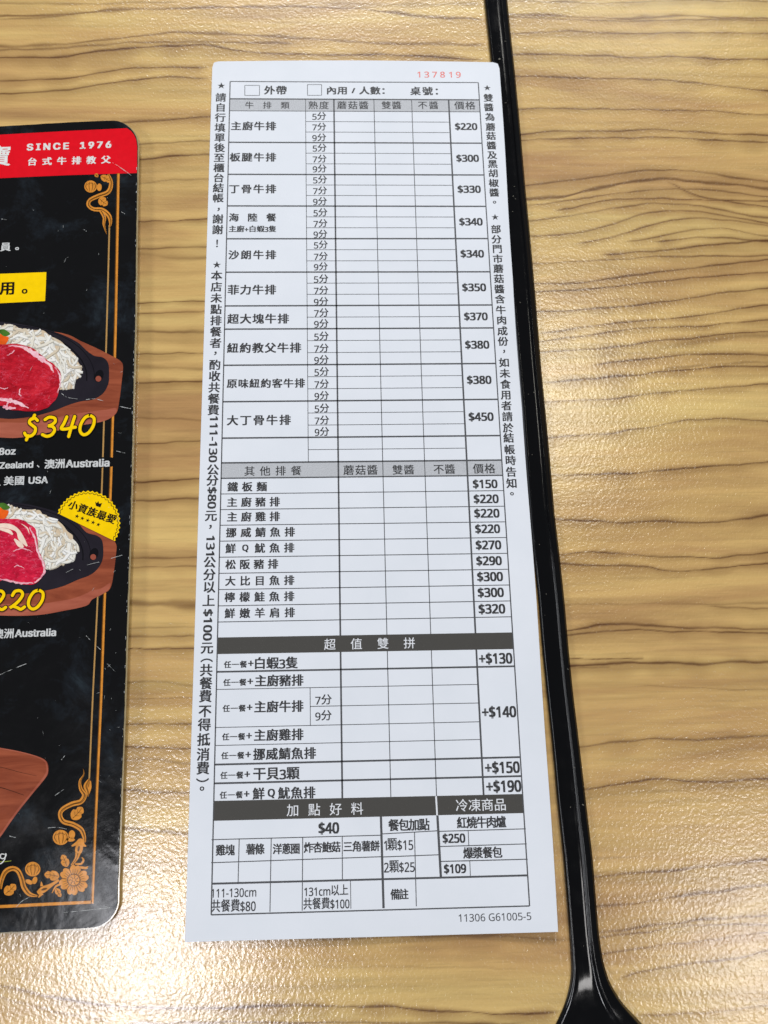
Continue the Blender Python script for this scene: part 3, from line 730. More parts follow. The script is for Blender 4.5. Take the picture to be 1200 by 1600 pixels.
def fill(sh, pts, lift, tint=None):
    """Fill an outline given in sheet metres."""
    from mathutils.geometry import tessellate_polygon
    tr = tessellate_polygon([[Vector((p[0], p[1], 0)) for p in pts]])
    fx = []
    for a, b, c in tr:
        ar = (pts[b][0] - pts[a][0]) * (pts[c][1] - pts[a][1]) - (pts[c][0] - pts[a][0]) * (pts[b][1] - pts[a][1])
        fx.append((a, b, c) if ar > 0 else (a, c, b))
    sh.add(pts, fx, lift, tint)
def poly(sh, conv, pts, lift, sm=True, n=6, tint=None):
    q = smooth(pts, n, True) if sm else pts
    fill(sh, [V(*conv(*p)) for p in q], lift, tint)
def ribbon(sh, conv, pts, widths, lift, n=8, tint=None, fV=None):
    """A stroke of changing width through pts; widths in the same pixels."""
    fV = fV or V
    q = smooth([(p[0], p[1], w) for p, w in zip(pts, widths)], n)
    uv = []
    for i, (x, y, w) in enumerate(q):
        a = q[max(0, i - 1)]; b = q[min(len(q) - 1, i + 1)]
        dx, dy = b[0] - a[0], b[1] - a[1]; l = math.hypot(dx, dy) or 1
        nx, ny = -dy / l * w / 2, dx / l * w / 2
        uv += [fV(*conv(x + nx, y + ny)), fV(*conv(x - nx, y - ny))]
    sh.add(uv, [(2 * i, 2 * i + 2, 2 * i + 3, 2 * i + 1) for i in range(len(q) - 1)], lift, tint, 1e-9 if tint is not None else 4e-8)
def disc(sh, conv, x, y, rx, ry, lift, rot=0, n=28, tint=None):
    pts = []
    for k in range(n):
        a = 2 * math.pi * k / n; px_, py_ = rx * math.cos(a), ry * math.sin(a)
        pts.append((x + px_ * math.cos(rot) - py_ * math.sin(rot), y + px_ * math.sin(rot) + py_ * math.cos(rot)))
    fill(sh, [V(*conv(*p)) for p in pts], lift, tint)
IDC = lambda x, y: (x, y)

menu = bpy.data.objects.new('menu_card', None); COL.objects.link(menu)
thing(menu, 'black laminated steak menu card with red banner and gold border, left of the paper slip', 'menu')
# outline in pixels
out = [(-620, 214), (-300, 206), (0, 197.5), (100, 191.5), (165, 188.6)]
for k in range(9):
    a = math.radians(88 - k * 11); out.append((176 + 39 * math.cos(a), 228 - 39.5 * math.sin(a)))
out += [(214.5, 262), (213.3, 330), (211.5, 480), (208.6, 600), (205.5, 745), (202, 860), (198, 980), (194.5, 1100), (190, 1220), (186, 1330), (183.8, 1380)]
for k in range(9):
    a = math.radians(-8 - k * 10.3); out.append((138 + 46 * math.cos(a), 1404 - 46 * math.sin(a)))
out += [(60, 1454), (0, 1457), (-300, 1470), (-700, 1486)]
OUT = [V(*p) for p in out]
rr = random.Random(5)
OUTj = []
for i in range(len(OUT)):      # tiny nicks along the worn edge
    a, b = OUT[i], OUT[(i + 1) % len(OUT)]; n = max(1, int(math.hypot(b[0] - a[0], b[1] - a[1]) / .002))
    for k in range(n):
        t = k / n; j = .00007 if i < len(OUT) - 1 else 0
        OUTj.append((a[0] + (b[0] - a[0]) * t + rr.uniform(-j, j), a[1] + (b[1] - a[1]) * t + rr.uniform(-j, j)))
def slab(name, pts, z0, z1, mat, parent):
    from mathutils.geometry import tessellate_polygon
    n = len(pts); v = [(x, y, z0) for x, y in pts] + [(x, y, z1) for x, y in pts]; f = []
    for a, b, c in tessellate_polygon([[Vector((x, y, 0)) for x, y in pts]]):
        ar = (pts[b][0] - pts[a][0]) * (pts[c][1] - pts[a][1]) - (pts[c][0] - pts[a][0]) * (pts[b][1] - pts[a][1])
        if ar < 0: b, c = c, b
        f.append((a + n, b + n, c + n)); f.append((a, c, b))
    for i in range(n):
        j = (i + 1) % n; f.append((i, i + n, j + n, j))
    o = mesh(name, v, f, mat, parent); return o
slab('card', OUTj, .0016, MZ, M['black'], menu)
def grow(pts, d):
    c = np.array(pts); o = []
    for i in range(len(c)):
        t = c[(i + 1) % len(c)] - c[i - 1]; t /= np.linalg.norm(t) + 1e-12
        o.append((c[i][0] - t[1] * d * SGN, c[i][1] + t[0] * d * SGN))
    return o
area = sum(OUT[i][0] * OUT[(i + 1) % len(OUT)][1] - OUT[(i + 1) % len(OUT)][0] * OUT[i][1] for i in range(len(OUT)))
SGN = -1 if area > 0 else 1
slab('laminate_edge', grow(OUT, .00035), .0012, .0022, M['film_edge'], menu)
slab('backing', grow(OUT, -.0012), .0002, .0012, M['dark'], menu)

Z1, Z2, Z3, Z4, Z5, Z6, Z7, Z8 = (L0 * k for k in range(1, 9))
# red banner
s = Sheet(ML)
edge = lambda y: 214.8
fill(s, [V(*p) for p in [(-620,225),(-300,218),(0,210.5),(100,205),(198,200.3),(204.5,204.5),(209.5,210.5),(212.8,218),(214.4,228),(214.3,262),(213.8,270.5),(180,271.5),(100,274),(0,278.5),(-300,288),(-620,297)]], Z1)
banner = s.build('red_banner', M['red'], menu)
s = Sheet(ML)
def TM(sh, conv, txt, x0, y0, x1, y1, em=None, lift=Z3, bold=.016, lat=.022, ay=1.0, cut=None):
    if isinstance(sh, Texts): sh = sh.new()
    a = conv(x0, y0); b = conv(x1, y1); k = conv(1, 0)[0] - conv(0, 0)[0]
    pa, pb = V(*a), V(*b); ang = math.atan2(pb[1] - pa[1], pb[0] - pa[0]); W_ = math.hypot(pb[0] - pa[0], pb[1] - pa[1]); m = ((pa[0] + pb[0]) / 2, (pa[1] + pb[1]) / 2)
    if em is None:
        g, d = centred(glyph(txt, 'inter' if lat > .028 else 'sans')); kk = W_ / (d[0] + 2 * lat); cj = any(is_cjk(c) for c in txt)
        fatten(sh, g, m, kk, kk * ay, ang, lift, bold if cj else lat)
    else:
        ppx = math.dist(V(a[0] + 10, a[1]), V(*a)) / 10; E_ = em * k * ppx; n = len(txt)
        for i, c in enumerate(txt):
            if c == ' ': continue
            t = i / max(1, n - 1); r = -W_ / 2 + E_ / 2 + (W_ - E_) * t; pos = (m[0] + r * math.cos(ang), m[1] + r * math.sin(ang))
            if is_cjk(c): ga, gf = glyph(c); fatten(sh, (ga - np.array([.5, .36]), gf), pos, E_, E_ * ay, ang, lift, bold)
            else: g, d = centred(glyph(c)); fatten(sh, g, pos, E_, E_ * ay, ang, lift, lat)
def letters(sh, conv, txt, x0, x1, y0, y1, h, lat=.03, lift=Z3):
    """Latin capitals of height h, each centred in its own place between x0 and x1."""
    gs_ = [centred(glyph(c, 'inter')) if c != ' ' else None for c in txt]; cap = .727
    k = conv(1, 0)[0] - conv(0, 0)[0]; a = conv(x0, y0); ppx = math.dist(V(a[0] + 10, a[1]), V(*a)) / 10; E_ = h * k * ppx / cap
    ws = [(g[1][0] * E_ if g else .30 * E_) for g in gs_]; pa, pb = V(*a), V(*conv(x1, y1)); W_ = math.dist(pa, pb); ang = math.atan2(pb[1] - pa[1], pb[0] - pa[0])
    gap = (W_ - sum(ws)) / (len(txt) - 1); r = 0
    for g, w in zip(gs_, ws):
        if g: c = r + w / 2; fatten(sh, g[0], (pa[0] + c * math.cos(ang), pa[1] + c * math.sin(ang)), E_, E_, ang, lift, lat)
        r += w + gap
letters(s, cA, 'SINCE 1976', 190, 770, 312, 293, 74, .038)
TM(s, cA, '台式牛排教父', 190, 414, 770, 398, 68, bold=.032)
TM(s, cA, '寶', -98, 378, 74, 372, 178, bold=.022, ay=1.0)
s.build('banner_text', M['white'], banner)

# gold border lines
s = Sheet(ML)
def gline(sh, pts, w, lift=Z1): ribbon(sh, IDC, pts, [w] * len(pts), lift, 6)
gline(s, [(184.6,271),(182.5,390),(180,520),(176,650),(172,775),(168,850),(163.3,931),(157.8,1085),(152.5,1205),(148,1310),(144,1412)], 4.6)
gline(s, [(142.2,1409.6),(60,1413.5),(0,1416.5),(-200,1424),(-600,1440)], 4.8)
s.build('gold_border', M['gold'], menu)
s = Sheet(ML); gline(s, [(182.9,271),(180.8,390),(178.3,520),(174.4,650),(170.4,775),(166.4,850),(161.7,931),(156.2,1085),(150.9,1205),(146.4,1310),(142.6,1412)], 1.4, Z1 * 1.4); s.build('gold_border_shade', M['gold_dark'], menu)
s = Sheet(ML); gline(s, [(171,352),(168.8,440),(166.5,520),(163,640),(159,768),(152.5,936),(145.2,1085),(139.5,1218)], 2.4); s.build('inner_gold_line', M['gold_pale'], menu)

# floral ornament
def leaf(go, gd, conv, x, y, l, w, ang):
    a = math.radians(ang); t = [(0,0),(.2,.42),(.5,.5),(.62,.34),(.8,.38),(1,0),(.8,-.34),(.62,-.3),(.5,-.5),(.2,-.42)]
    f = lambda u, v: (x + l * u * math.cos(a) - w * v * math.sin(a), y + l * u * math.sin(a) + w * v * math.cos(a))
    poly(go, conv, [f(*p) for p in t], Z3, True, 3)
    ribbon(gd, conv, [f(.08, 0), f(.5, .04), f(.9, 0)], [3, 3, 2], Z4, 4)
    for u in (.3, .55): ribbon(gd, conv, [f(u, 0), f(u + .16, .28)], [2.4, 1.2], Z4, 3); ribbon(gd, conv, [f(u, 0), f(u + .16, -.28)], [2.4, 1.2], Z4, 3)
def bud(go, gd, conv, x, y, r, ang=0):
    disc(go, conv, x, y, r, r * .95, Z3)
    for k in (-.62, -.2, .25, .65):
        ribbon(gd, conv, [(x + k * r * .9, y - r * .75 * math.sqrt(1 - k * k)), (x + k * r * 1.25, y), (x + k * r * .7, y + r * .8 * math.sqrt(1 - k * k))], [2, 4.5, 2], Z4, 5)
    ribbon(gd, conv, [(x - r * .6, y - r * .3), (x, y - r * .55), (x + r * .55, y - r * .35)], [2, 4, 2], Z4, 5)
def band_ribbon(go, gd, conv, pts, ws):
    ribbon(go, conv, pts, ws, Z3, 8); ribbon(gd, conv, pts, [max(2.4, w * .17) for w in ws], Z4, 8)
    ribbon(gd, conv, [(p[0] + w * .22, p[1] + w * .1) for p, w in zip(pts, ws)], [max(1.6, w * .10) for w in ws], Z4, 8)
def ornament(build):
    go, gd = Sheet(ML), Sheet(ML); build(go, gd)
    o = go.build('gold_ornament', M['gold'], menu); gd.build('ornament_line', M['gold_dark'], o)
def orn_top(go, gd):
    band_ribbon(go, gd, cA, [(752,500),(772,560),(752,622),(680,652),(625,680),(615,715),(650,742),(710,748),(755,785),(768,830),(762,870)], [16,26,30,28,26,26,26,30,30,22,6])
    band_ribbon(go, gd, cA, [(700,752),(725,800),(722,850),(742,918)], [22,24,16,3])
    bud(go, gd, cA, 630, 585, 44); disc(go, cA, 690, 590, 17, 26, Z3)
    leaf(go, gd, cA, 688, 668, 74, 62, 38); leaf(go, gd, cA, 700, 512, 82, 46, 28); leaf(go, gd, cA, 660, 498, 30, 26, 40)
def orn_bot(go, gd):
    band_ribbon(go, gd, cD, [(520,484),(524,520),(500,562),(505,610),(528,650),(505,690),(450,706),(392,738),(376,775),(398,815),(455,832),(505,862),(525,905),(530,945)], [3,7,14,22,30,32,30,28,26,30,30,30,24,14])
    band_ribbon(go, gd, cD, [(560,545),(538,590),(548,625),(552,660)], [6,30,24,4]); ribbon(go, cD, [(565,560),(564,600),(556,640)], [8,16,6], Z3)
    leaf(go, gd, cD, 450, 800, 100, 70, -48); bud(go, gd, cD, 380, 914, 50); disc(go, cD, 450, 895, 20, 26, Z3); disc(go, cD, 442, 928, 26, 12, Z3)
    ribbon(go, cD, [(448,968),(480,952),(505,935),(520,960),(540,968)], [8,22,30,22,6], Z3); disc(go, cD, 494, 985, 24, 38, Z3, .2); disc(gd, cD, 492, 985, 7, 18, Z4, .2)
    ribbon(go, cD, [(488,1010),(478,1045),(448,1088)], [34,22,12], Z3); ribbon(gd, cD, [(488,1010),(478,1045),(448,1088)], [4,4,3], Z4)
    ribbon(go, cD, [(470,1080),(508,1078),(522,1055),(512,1038)], [10,12,12,5], Z3); ribbon(go, cD, [(500,1100),(535,1105),(550,1095)], [14,16,5], Z3)
    leaf(go, gd, cD, 420, 1098, 82, 52, -112); leaf(go, gd, cD, 372, 1158, 96, 62, 188)
    ribbon(go, cD, [(368,1180),(320,1212),(270,1240),(235,1262)], [14,22,40,20], Z3); disc(gd, cD, 276, 1237, 20, 7, Z4, -.3); ribbon(go, cD, [(262,1262),(240,1290)], [26,4], Z3); ribbon(go, cD, [(262,1218),(258,1190)], [20,4], Z3)
    leaf(go, gd, cD, 350, 1232, 62, 36, 60); ribbon(go, cD, [(385,1205),(350,1220),(325,1262)], [10,12,4], Z3)
    band_ribbon(go, gd, cD, [(0,1235),(12,1175),(35,1128),(75,1108),(112,1122),(135,1170),(150,1225),(185,1268),(235,1280)], [22,26,30,30,30,30,32,28,10])
    leaf(go, gd, cD, 30, 1270, 92, 64, -42); bud(go, gd, cD, 205, 1112, 48); disc(go, cD, 182, 1192, 24, 14, Z3, .4); disc(go, cD, 218, 1182, 15, 24, Z3, .3)
    # off the picture's left edge the vine goes on
    band_ribbon(go, gd, cD, [(-190,1290),(-150,1250),(-110,1180),(-60,1150),(-20,1200),(0,1235)], [8,22,28,28,26,22])
    # flower
    fx, fy = 462, 1180
    for k in range(6):
        a = math.radians(-82 + k * 60); r = 62
        pts = []
        for (u, v) in ((.25,.0),(.5,.42),(1.0,.55),(1.42,.42),(1.50,.16),(1.40,.0),(1.50,-.2),(1.40,-.45),(1.0,-.55),(.5,-.42)):
            pts.append((fx + r * (u * math.cos(a) - v * math.sin(a)), fy + r * (u * math.sin(a) + v * math.cos(a))))
        poly(go, cD, pts, Z3 + (k % 2) * 4e-6 + k * 1e-6, True, 4)
        for d in (-.28, 0, .28):
            ribbon(gd, cD, [(fx + r * .62 * math.cos(a + d), fy + r * .62 * math.sin(a + d)), (fx + r * 1.12 * math.cos(a + d * .8), fy + r * 1.12 * math.sin(a + d * .8))], [4, 1.5], Z4 + 1e-5, 3)
        b = a + math.radians(30); ribbon(gd, cD, [(fx + r * .5 * math.cos(b), fy + r * .5 * math.sin(b)), (fx + r * 1.4 * math.cos(b), fy + r * 1.4 * math.sin(b))], [4, 4], Z4 + 1e-5, 3)
    disc(gd, cD, fx, fy, 42, 40, Z4 + 1.4e-5); disc(go, cD, fx, fy, 36, 34, Z5 + 1e-5)
    for k in range(7):
        a = k * .9; ribbon(gd, cD, [(fx + 8 * math.cos(a), fy + 8 * math.sin(a)), (fx + 22 * math.cos(a + .5), fy + 20 * math.sin(a + .5)), (fx + 34 * math.cos(a + .3), fy + 32 * math.sin(a + .3))], [3, 4, 3], Z6 + 1e-5, 4)
ornament(orn_top); ornament(orn_bot)

# body text
s = Texts(ML); TM(s, cA, '。', 106, 1000, 176, 998, 72, bold=.03); TM(s, cA, '員', 2, 1006, 74, 1004, 74, bold=.03)
TM(s, cB, '8oz', -8, 1003, 110, 1000, lat=.03); TM(s, cB, 'New Zealand', -152, 1106, 232, 1093, lat=.03); TM(s, cB, '、', 255, 1090, 290, 1090, 60)
TM(s, cB, '澳洲', 308, 1092, 454, 1086, 74, bold=.026); TM(s, cB, 'Australia', 457, 1088, 762, 1080, lat=.03)
TM(s, cB, '、', -16, 1218, 18, 1216, 60); TM(s, cB, '美國', 26, 1208, 172, 1204, 72, bold=.026); TM(s, cB, 'USA', 198, 1204, 334, 1199, lat=.03)
TM(s, cC, '澳洲', -48, 1116, 100, 1110, 74, bold=.026); TM(s, cC, 'Australia', 104, 1110, 391, 1102, lat=.03)
s.build('origin_text', M['grey_text'], menu)
s = Sheet(ML); fill(s, [V(*cA(*p)) for p in [(-500,1210),(0,1191),(322,1179),(318,1290),(313,1380),(0,1395),(-500,1412)]], Z1); yb = s.build('yellow_panel', M['yellow'], menu)
s = Sheet(ML); TM(s, cA, '用', -4, 1294, 100, 1290, 112, bold=.034); TM(s, cA, '。', 150, 1285, 240, 1283, 118, bold=.02, lift=Z3); s.build('panel_text', M['dark'], yb)

s = Sheet(ML); poly(s, cB, [(452,1052),(600,1046),(770,1042),(784,1060),(785,1090),(774,1108),(600,1120),(452,1126)], Z2, True, 3); s.build('text_backing', M['black'], menu)
# printed dishes
def in_poly(x, y, pg):
    c = False
    for i in range(len(pg)):
        x1, y1 = pg[i]; x2, y2 = pg[i - 1]
        if (y1 > y) != (y2 > y) and x < (x2 - x1) * (y - y1) / (y2 - y1) + x1: c = not c
    return c
def dish(name, conv, board, edge, plate, rimp, nood, steak, fats, smat, hole, seed, extra):
    root = None
    s = Sheet(ML); poly(s, conv, board, Z2, True, 4); root = s.build(name, M['board'], menu)
    s = Sheet(ML); poly(s, conv, edge, Z2 + 4e-6, True, 4); s.build('board_edge', M['board_edge'], root)
    s = Sheet(ML); poly(s, conv, plate, Z3, True, 5); s.build('hot_plate', M['iron'], root)
    s = Sheet(ML)
    ribbon(s, conv, rimp, [5] * len(rimp), Z3 + 5e-6); ribbon(s, conv, [(x - 52, y + 12) for x, y in rimp], [9] * len(rimp), Z3 + 5e-6)
    disc(s, conv, hole[0], hole[1], 30, 44, Z3 + 8e-6, .35); s.build('plate_groove', M['iron_dark'], root)
    s = Sheet(ML); disc(s, conv, hole[0] - 4, hole[1] + 20, 20, 20, Z4, .3); s.build('plate_hole', M['brown'], root)
    r = random.Random(seed); s = Sheet(ML)
    pg = smooth(nood, 6, True); xs = [p[0] for p in pg]; ys = [p[1] for p in pg]
    cs = [(.80,.77,.69),(.86,.84,.78),(.78,.73,.62),(.66,.56,.42),(.88,.86,.82),(.84,.81,.74)]
    fill(s, [V(*conv(*p)) for p in pg], Z4, (.66,.52,.36))
    k = 0; n = 0
    while n < 250:
        k += 1
        x, y = r.uniform(min(xs), max(xs)), r.uniform(min(ys), max(ys))
        if not in_poly(x, y, pg): continue
        a = math.atan2(y - 420, x - 150) + math.pi / 2 + r.gauss(0, .55); pts = [(x, y)]
        for _ in range(4):
            a += r.uniform(-.7, .7); x += 33 * math.cos(a); y += 33 * math.sin(a)
            if not in_poly(x, y, [(150 + (p[0] - 150) * 1.035, 400 + (p[1] - 400) * 1.035) for p in pg[::3]]): break
            pts.append((x, y))
        if len(pts) < 3: continue
        c = cs[r.randrange(len(cs))] if n > 60 else cs[r.choice((2, 3, 0))]
        w = r.uniform(12, 17); lf = Z4 + 4e-6 + n * 1.5e-7
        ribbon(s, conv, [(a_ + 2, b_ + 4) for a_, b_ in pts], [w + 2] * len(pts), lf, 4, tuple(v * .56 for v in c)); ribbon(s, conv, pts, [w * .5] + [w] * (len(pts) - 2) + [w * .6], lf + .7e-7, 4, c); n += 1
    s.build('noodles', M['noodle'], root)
    s = Sheet(ML); poly(s, conv, [(x_ + r.uniform(-5, 5), y_ + r.uniform(-5, 5)) for x_, y_ in smooth(steak, 2, True)], Z8, True, 4); so = s.build('steak', M[smat], root)
    s = Sheet(ML)
    for j, (pts, ws) in enumerate(fats):
        q = smooth([(a_[0], a_[1], w_) for a_, w_ in zip(pts, ws)], 5)
        ribbon(s, conv, [(a_[0] + r.uniform(-3, 3), a_[1] + r.uniform(-3, 3)) for a_ in q], [max(1, a_[2] * r.uniform(.55, 1.35)) for a_ in q], Z8 + 8e-6 + j * 1e-6, 2)
    s.build('fat', M['fat'], so)
    if extra:
        s = Sheet(ML)
        for j, (pts, ws) in enumerate(extra): ribbon(s, conv, pts, ws, Z8 + 2e-5 + j * 1e-6, 6)
        s.build('pale_fat', M['fat_pale'], so)
    s = Sheet(ML); poly(s, conv, [(-60,steak[0][1]-45),(0,steak[0][1]-85),(30,steak[0][1]-70),(62,steak[0][1]-58),(30,steak[0][1]-6),(-60,steak[0][1]+6)], Z7 + 1.2e-5); s.build('carrot', M['orange'], root)
    s = Sheet(ML); poly(s, conv, [(-40,steak[0][1]-100),(20,steak[0][1]-118),(60,steak[0][1]-98),(70,steak[0][1]-82),(30,steak[0][1]-68),(0,steak[0][1]-88),(-40,steak[0][1]-80)], Z7 + 1.6e-5); s.build('greens', M['green'], root)
    return root
dish('dish_picture', cB,
  [(-300,240),(100,150),(430,180),(560,235),(660,280),(760,330),(838,375),(855,420),(845,520),(828,655),(805,740),(720,785),(560,815),(400,850),(180,900),(0,902),(-300,860)],
  [(805,700),(800,745),(720,792),(560,822),(400,858),(180,902),(0,905),(-300,862),(-300,800),(0,800),(200,800),(420,760),(600,730),(740,712)],
  [(-300,190),(-40,108),(60,108),(160,122),(300,150),(430,190),(540,245),(600,300),(655,338),(715,350),(752,390),(758,470),(752,535),(715,600),(645,642),(560,655),(470,682),(360,725),(200,764),(0,772),(-300,700)],
  [(100,125),(250,145),(400,190),(520,255),(610,345),(650,430),(655,500)],
  [(-60,150),(20,128),(60,118),(110,132),(150,155),(230,160),(300,162),(350,200),(420,235),(470,285),(525,335),(545,385),(568,425),(548,490),(520,510),(512,562),(440,572),(330,560),(100,420),(-60,300)],
  [(-120,272),(0,262),(90,256),(170,268),(240,295),(300,345),(370,392),(412,440),(425,500),(412,580),(385,645),(340,695),(270,718),(180,722),(80,712),(0,690),(-120,700)],
  [([(60,268),(150,278),(220,312),(290,362),(345,400),(372,455)],[4,16,34,30,20,4]),([(230,330),(270,350),(300,390)],[6,22,4]),([(-20,640),(60,650),(130,668),(200,705)],[10,26,24,6]),([(20,690),(60,700),(110,700)],[20,24,8]),
   ([(100,300),(80,325),(50,335)],[6,6,3]),([(145,565),(135,600),(150,620)],[9,11,4]),([(-20,550),(30,570),(60,560)],[4,5,2]),([(380,420),(415,470),(418,540),(400,600)],[3,10,9,3]),([(60,655),(40,700)],[10,14])],
  'steak', (688,478), 11, None)
dish('dish_picture', cC,
  [(-300,260),(200,250),(480,300),(560,345),(680,400),(770,440),(806,490),(808,540),(790,690),(765,800),(700,842),(640,872),(600,915),(450,950),(250,982),(0,984),(-300,960)],
  [(765,760),(755,805),(700,845),(640,875),(600,918),(450,952),(250,984),(0,986),(-300,962),(-300,900),(0,905),(250,905),(450,880),(560,850),(640,812),(700,800)],
  [(-300,250),(-60,196),(40,198),(160,208),(300,238),(430,280),(540,345),(600,408),(670,430),(708,462),(718,530),(712,600),(680,660),(625,705),(540,738),(430,785),(300,815),(100,835),(-300,800)],
  [(100,215),(250,240),(400,290),(510,355),(590,440),(625,520),(628,590)],
  [(-60,250),(20,232),(60,215),(105,235),(160,248),(230,258),(275,255),(305,290),(370,310),(430,350),(468,400),(505,430),(508,470),(538,498),(520,570),(495,610),(430,635),(370,658),(290,640),(150,520),(-60,380)],
  [(-120,322),(0,318),(80,315),(170,330),(225,365),(258,420),(262,490),(270,545),(300,600),(314,650),(300,715),(255,758),(190,772),(110,756),(30,738),(-120,750)],
  [([(205,375),(245,450),(262,540),(300,620),(304,700),(240,760)],[5,16,13,14,14,6]),([(230,760),(150,762),(60,745),(0,732)],[8,16,14,8]),([(90,540),(160,520),(230,545)],[4,8,3]),([(100,650),(130,640),(170,660)],[4,6,2])],
  'steak2', (652,560), 23, [([(-60,372),(20,362),(80,372),(125,400),(150,452),(190,505)],[20,30,34,26,40,10]),([(100,455),(140,495),(165,512)],[10,36,10]),([(0,385),(60,400),(90,425)],[16,26,10]),([(150,350),(190,380),(205,420)],[3,8,3])])
# corner of a third board lower left
s = Sheet(ML); poly(s, cD, [(-400,330),(-200,330),(0,354),(80,368),(150,386),(230,405),(285,432),(302,470),(298,520),(270,560),(200,640),(100,768),(0,915),(-120,1050),(-400,1050)], Z2, True, 4); bo = s.build('serving_board_picture', M['board'], menu)
s = Sheet(ML); ribbon(s, cD, [(-100,338),(0,357),(100,375),(200,400),(275,432),(294,475),(285,528),(200,636),(100,762),(0,905)], [6,7,7,7,8,9,14,12,12,12], Z3); s.build('board_rim', M['board_edge'], bo)
s = Sheet(ML); ribbon(s, cD, [(-60,605),(0,602),(70,622),(150,650)], [2,4,3,2], Z3 + 5e-6); ribbon(s, cD, [(-60,480),(0,474),(120,505),(230,530)], [2,2,2,1], Z3 + 5e-6); s.build('board_crack', M['dark'], bo)
s = Sheet(ML); ribbon(s, cD, [(-40,1062),(0,1066),(40,1064),(72,1060)], [3,4,4,3], Z3); s.build('script_underline', M['lime'], menu)
s = Sheet(ML); ribbon(s, cD, [(30,1020),(8,1018),(4,1040),(22,1046),(38,1028),(36,1015),(30,1050),(8,1076),(-20,1082)], [5,6,6,6,6,5,6,6,3], Z4); s.build('script_text', M['white'], menu)

# hand lettered prices
STROKE = {
 '$': [[(.78,.86),(.62,.98),(.40,.92),(.33,.76),(.50,.60),(.66,.46),(.62,.22),(.40,.06),(.16,.08),(.06,.22)], [(.62,1.14),(.52,.95)], [(.26,.08),(.16,-.14)]],
 '3': [[(.18,.88),(.42,1.0),(.72,.93),(.74,.74),(.52,.58),(.36,.55),(.60,.50),(.72,.32),(.56,.08),(.28,.0),(.04,.10)]],
 '4': [[(.38,.98),(.22,.64),(.06,.38),(.30,.34),(.56,.38),(.86,.42)], [(.82,.98),(.66,.52),(.48,-.06)]],
 '0': [[(.66,1.0),(.38,.90),(.14,.55),(.10,.20),(.30,.0),(.58,.10),(.84,.46),(.88,.84),(.66,1.0)]],
 '2': [[(.24,.74),(.40,.96),(.68,.98),(.80,.78),(.60,.46),(.32,.22),(.10,.08),(.26,.16),(.48,.10),(.70,.0),(.90,.12)]],
}
def script(txt, conv, x0, x1, base0, base1, h, w, parentname):
    for nm_, wd, mt, lf in (('outline', w + 13, 'dark', Z8 + 4e-5), ('fill', w, 'yellow', Z8 + 7e-5)):
        s = Sheet(ML); n = len(txt); cw = (x1 - x0) / n; k = 0
        for i, c in enumerate(txt):
            for st in STROKE[c]:
                pts = []
                for (u, v) in st:
                    x = x0 + cw * (i + u * .98); bs = base0 + (base1 - base0) * (x - x0) / (x1 - x0); pts.append((x, bs - v * h))
                q = smooth(pts, 5)
                ribbon(s, conv, q, [wd * .92] * len(q), lf + k * 1.5e-6, 1)
                for e in (q[0], q[-1]): disc(s, conv, e[0], e[1], wd * .46, wd * .46, lf + k * 1.5e-6 + 7e-7, n=14)
                k += 1
        if nm_ == 'outline': base = s.build(parentname, M[mt], menu)
        else: s.build('price_figures', M[mt], base)
script('$340', cB, 165, 672, 906, 884, 132, 23, 'price_tag')
script('$220', cC, -205, 318, 950, 940, 130, 23, 'price_tag')

# scalloped badge
def badge():
    cx_, cy_, R_ = 612, 345, 221
    a0, a1 = math.radians(198), math.radians(394)
    def arc(r, amp, n=150):
        return [(cx_ + (r + amp * math.cos(44 * a)) * math.cos(a), cy_ + (r + amp * math.cos(44 * a)) * math.sin(a)) for a in [a0 + (a1 - a0) * k / n for k in range(n + 1)]]
    s = Sheet(ML); fill(s, [V(*cC(*p)) for p in arc(R_, 5)], Z8 + 1e-5); b = s.build('round_badge', M['yellow'], menu)
    s = Sheet(ML); q = arc(R_ - 14, 5); uv = []
    ribbon(s, cC, q, [4.2] * len(q), Z8 + 2.2e-5, 1); s.build('badge_ring', M['dark'], b)
    s = Sheet(ML); TM(s, cC, '小資族最愛', 478, 212, 806, 326, 70, lift=Z8 + 3e-5, bold=.034)
    for k in range(5):
        x, y = 537 + k * 37, 296 + k * 14.5; g, d = centred(glyph('★')); sc_ = math.dist(V(*cC(x, y)), V(*cC(x + 36, y)))
        put(s, g, V(*cC(x, y)), sc_, sc_, -.35, Z8 + 3e-5)
    fill(s, [V(*cC(*p)) for p in [(662,196),(674,206),(684,192),(690,210),(710,206),(698,236),(668,226)]], Z8 + 3e-5)
    s.build('badge_text', M['dark'], b)
badge()

# wear: scratches and scuffs on the film
s = Sheet(ML); r = random.Random(17)
for pts in ([cA(785,422),cA(830,452),cA(915,512)],[cA(585,885),cA(604,898)],[cA(845,762),cA(868,775)],[cA(10,812),cA(50,820)],[cB(835,690),cB(870,700),cB(912,706)],[cB(430,600),cB(470,628),cB(540,640)],[cB(600,645),cB(660,640),cB(720,652)],
            [cB(810,1002),cB(870,1016)],[cC(600,638),cC(690,615)],[cC(770,590),cC(810,578),cC(850,568)],[cC(460,690),cC(510,665)],[cC(600,1128),cC(640,1170),cC(700,1225)],[cC(740,1318),cC(800,1375)],[cC(0,1400),cC(90,1360),cC(190,1320)],
            [cD(385,430),cD(410,400)],[cD(345,652),cD(400,615)],[cD(300,855),cD(360,850),cD(420,862)],[cD(60,905),cD(100,915)],[cD(400,1382),cD(520,1372),cD(690,1352)],[cD(100,1350),cD(140,1310),cD(185,1288)],[cD(640,1345),cD(700,1350)]):
    m = smooth([(p[0] + r.uniform(-.3, .3), p[1] + r.uniform(-.3, .3)) for p in pts], 5); ribbon(s, IDC, m, [r.choice((0, .45, .8, .3)) for _ in m], Z8 + 9e-5, 1)
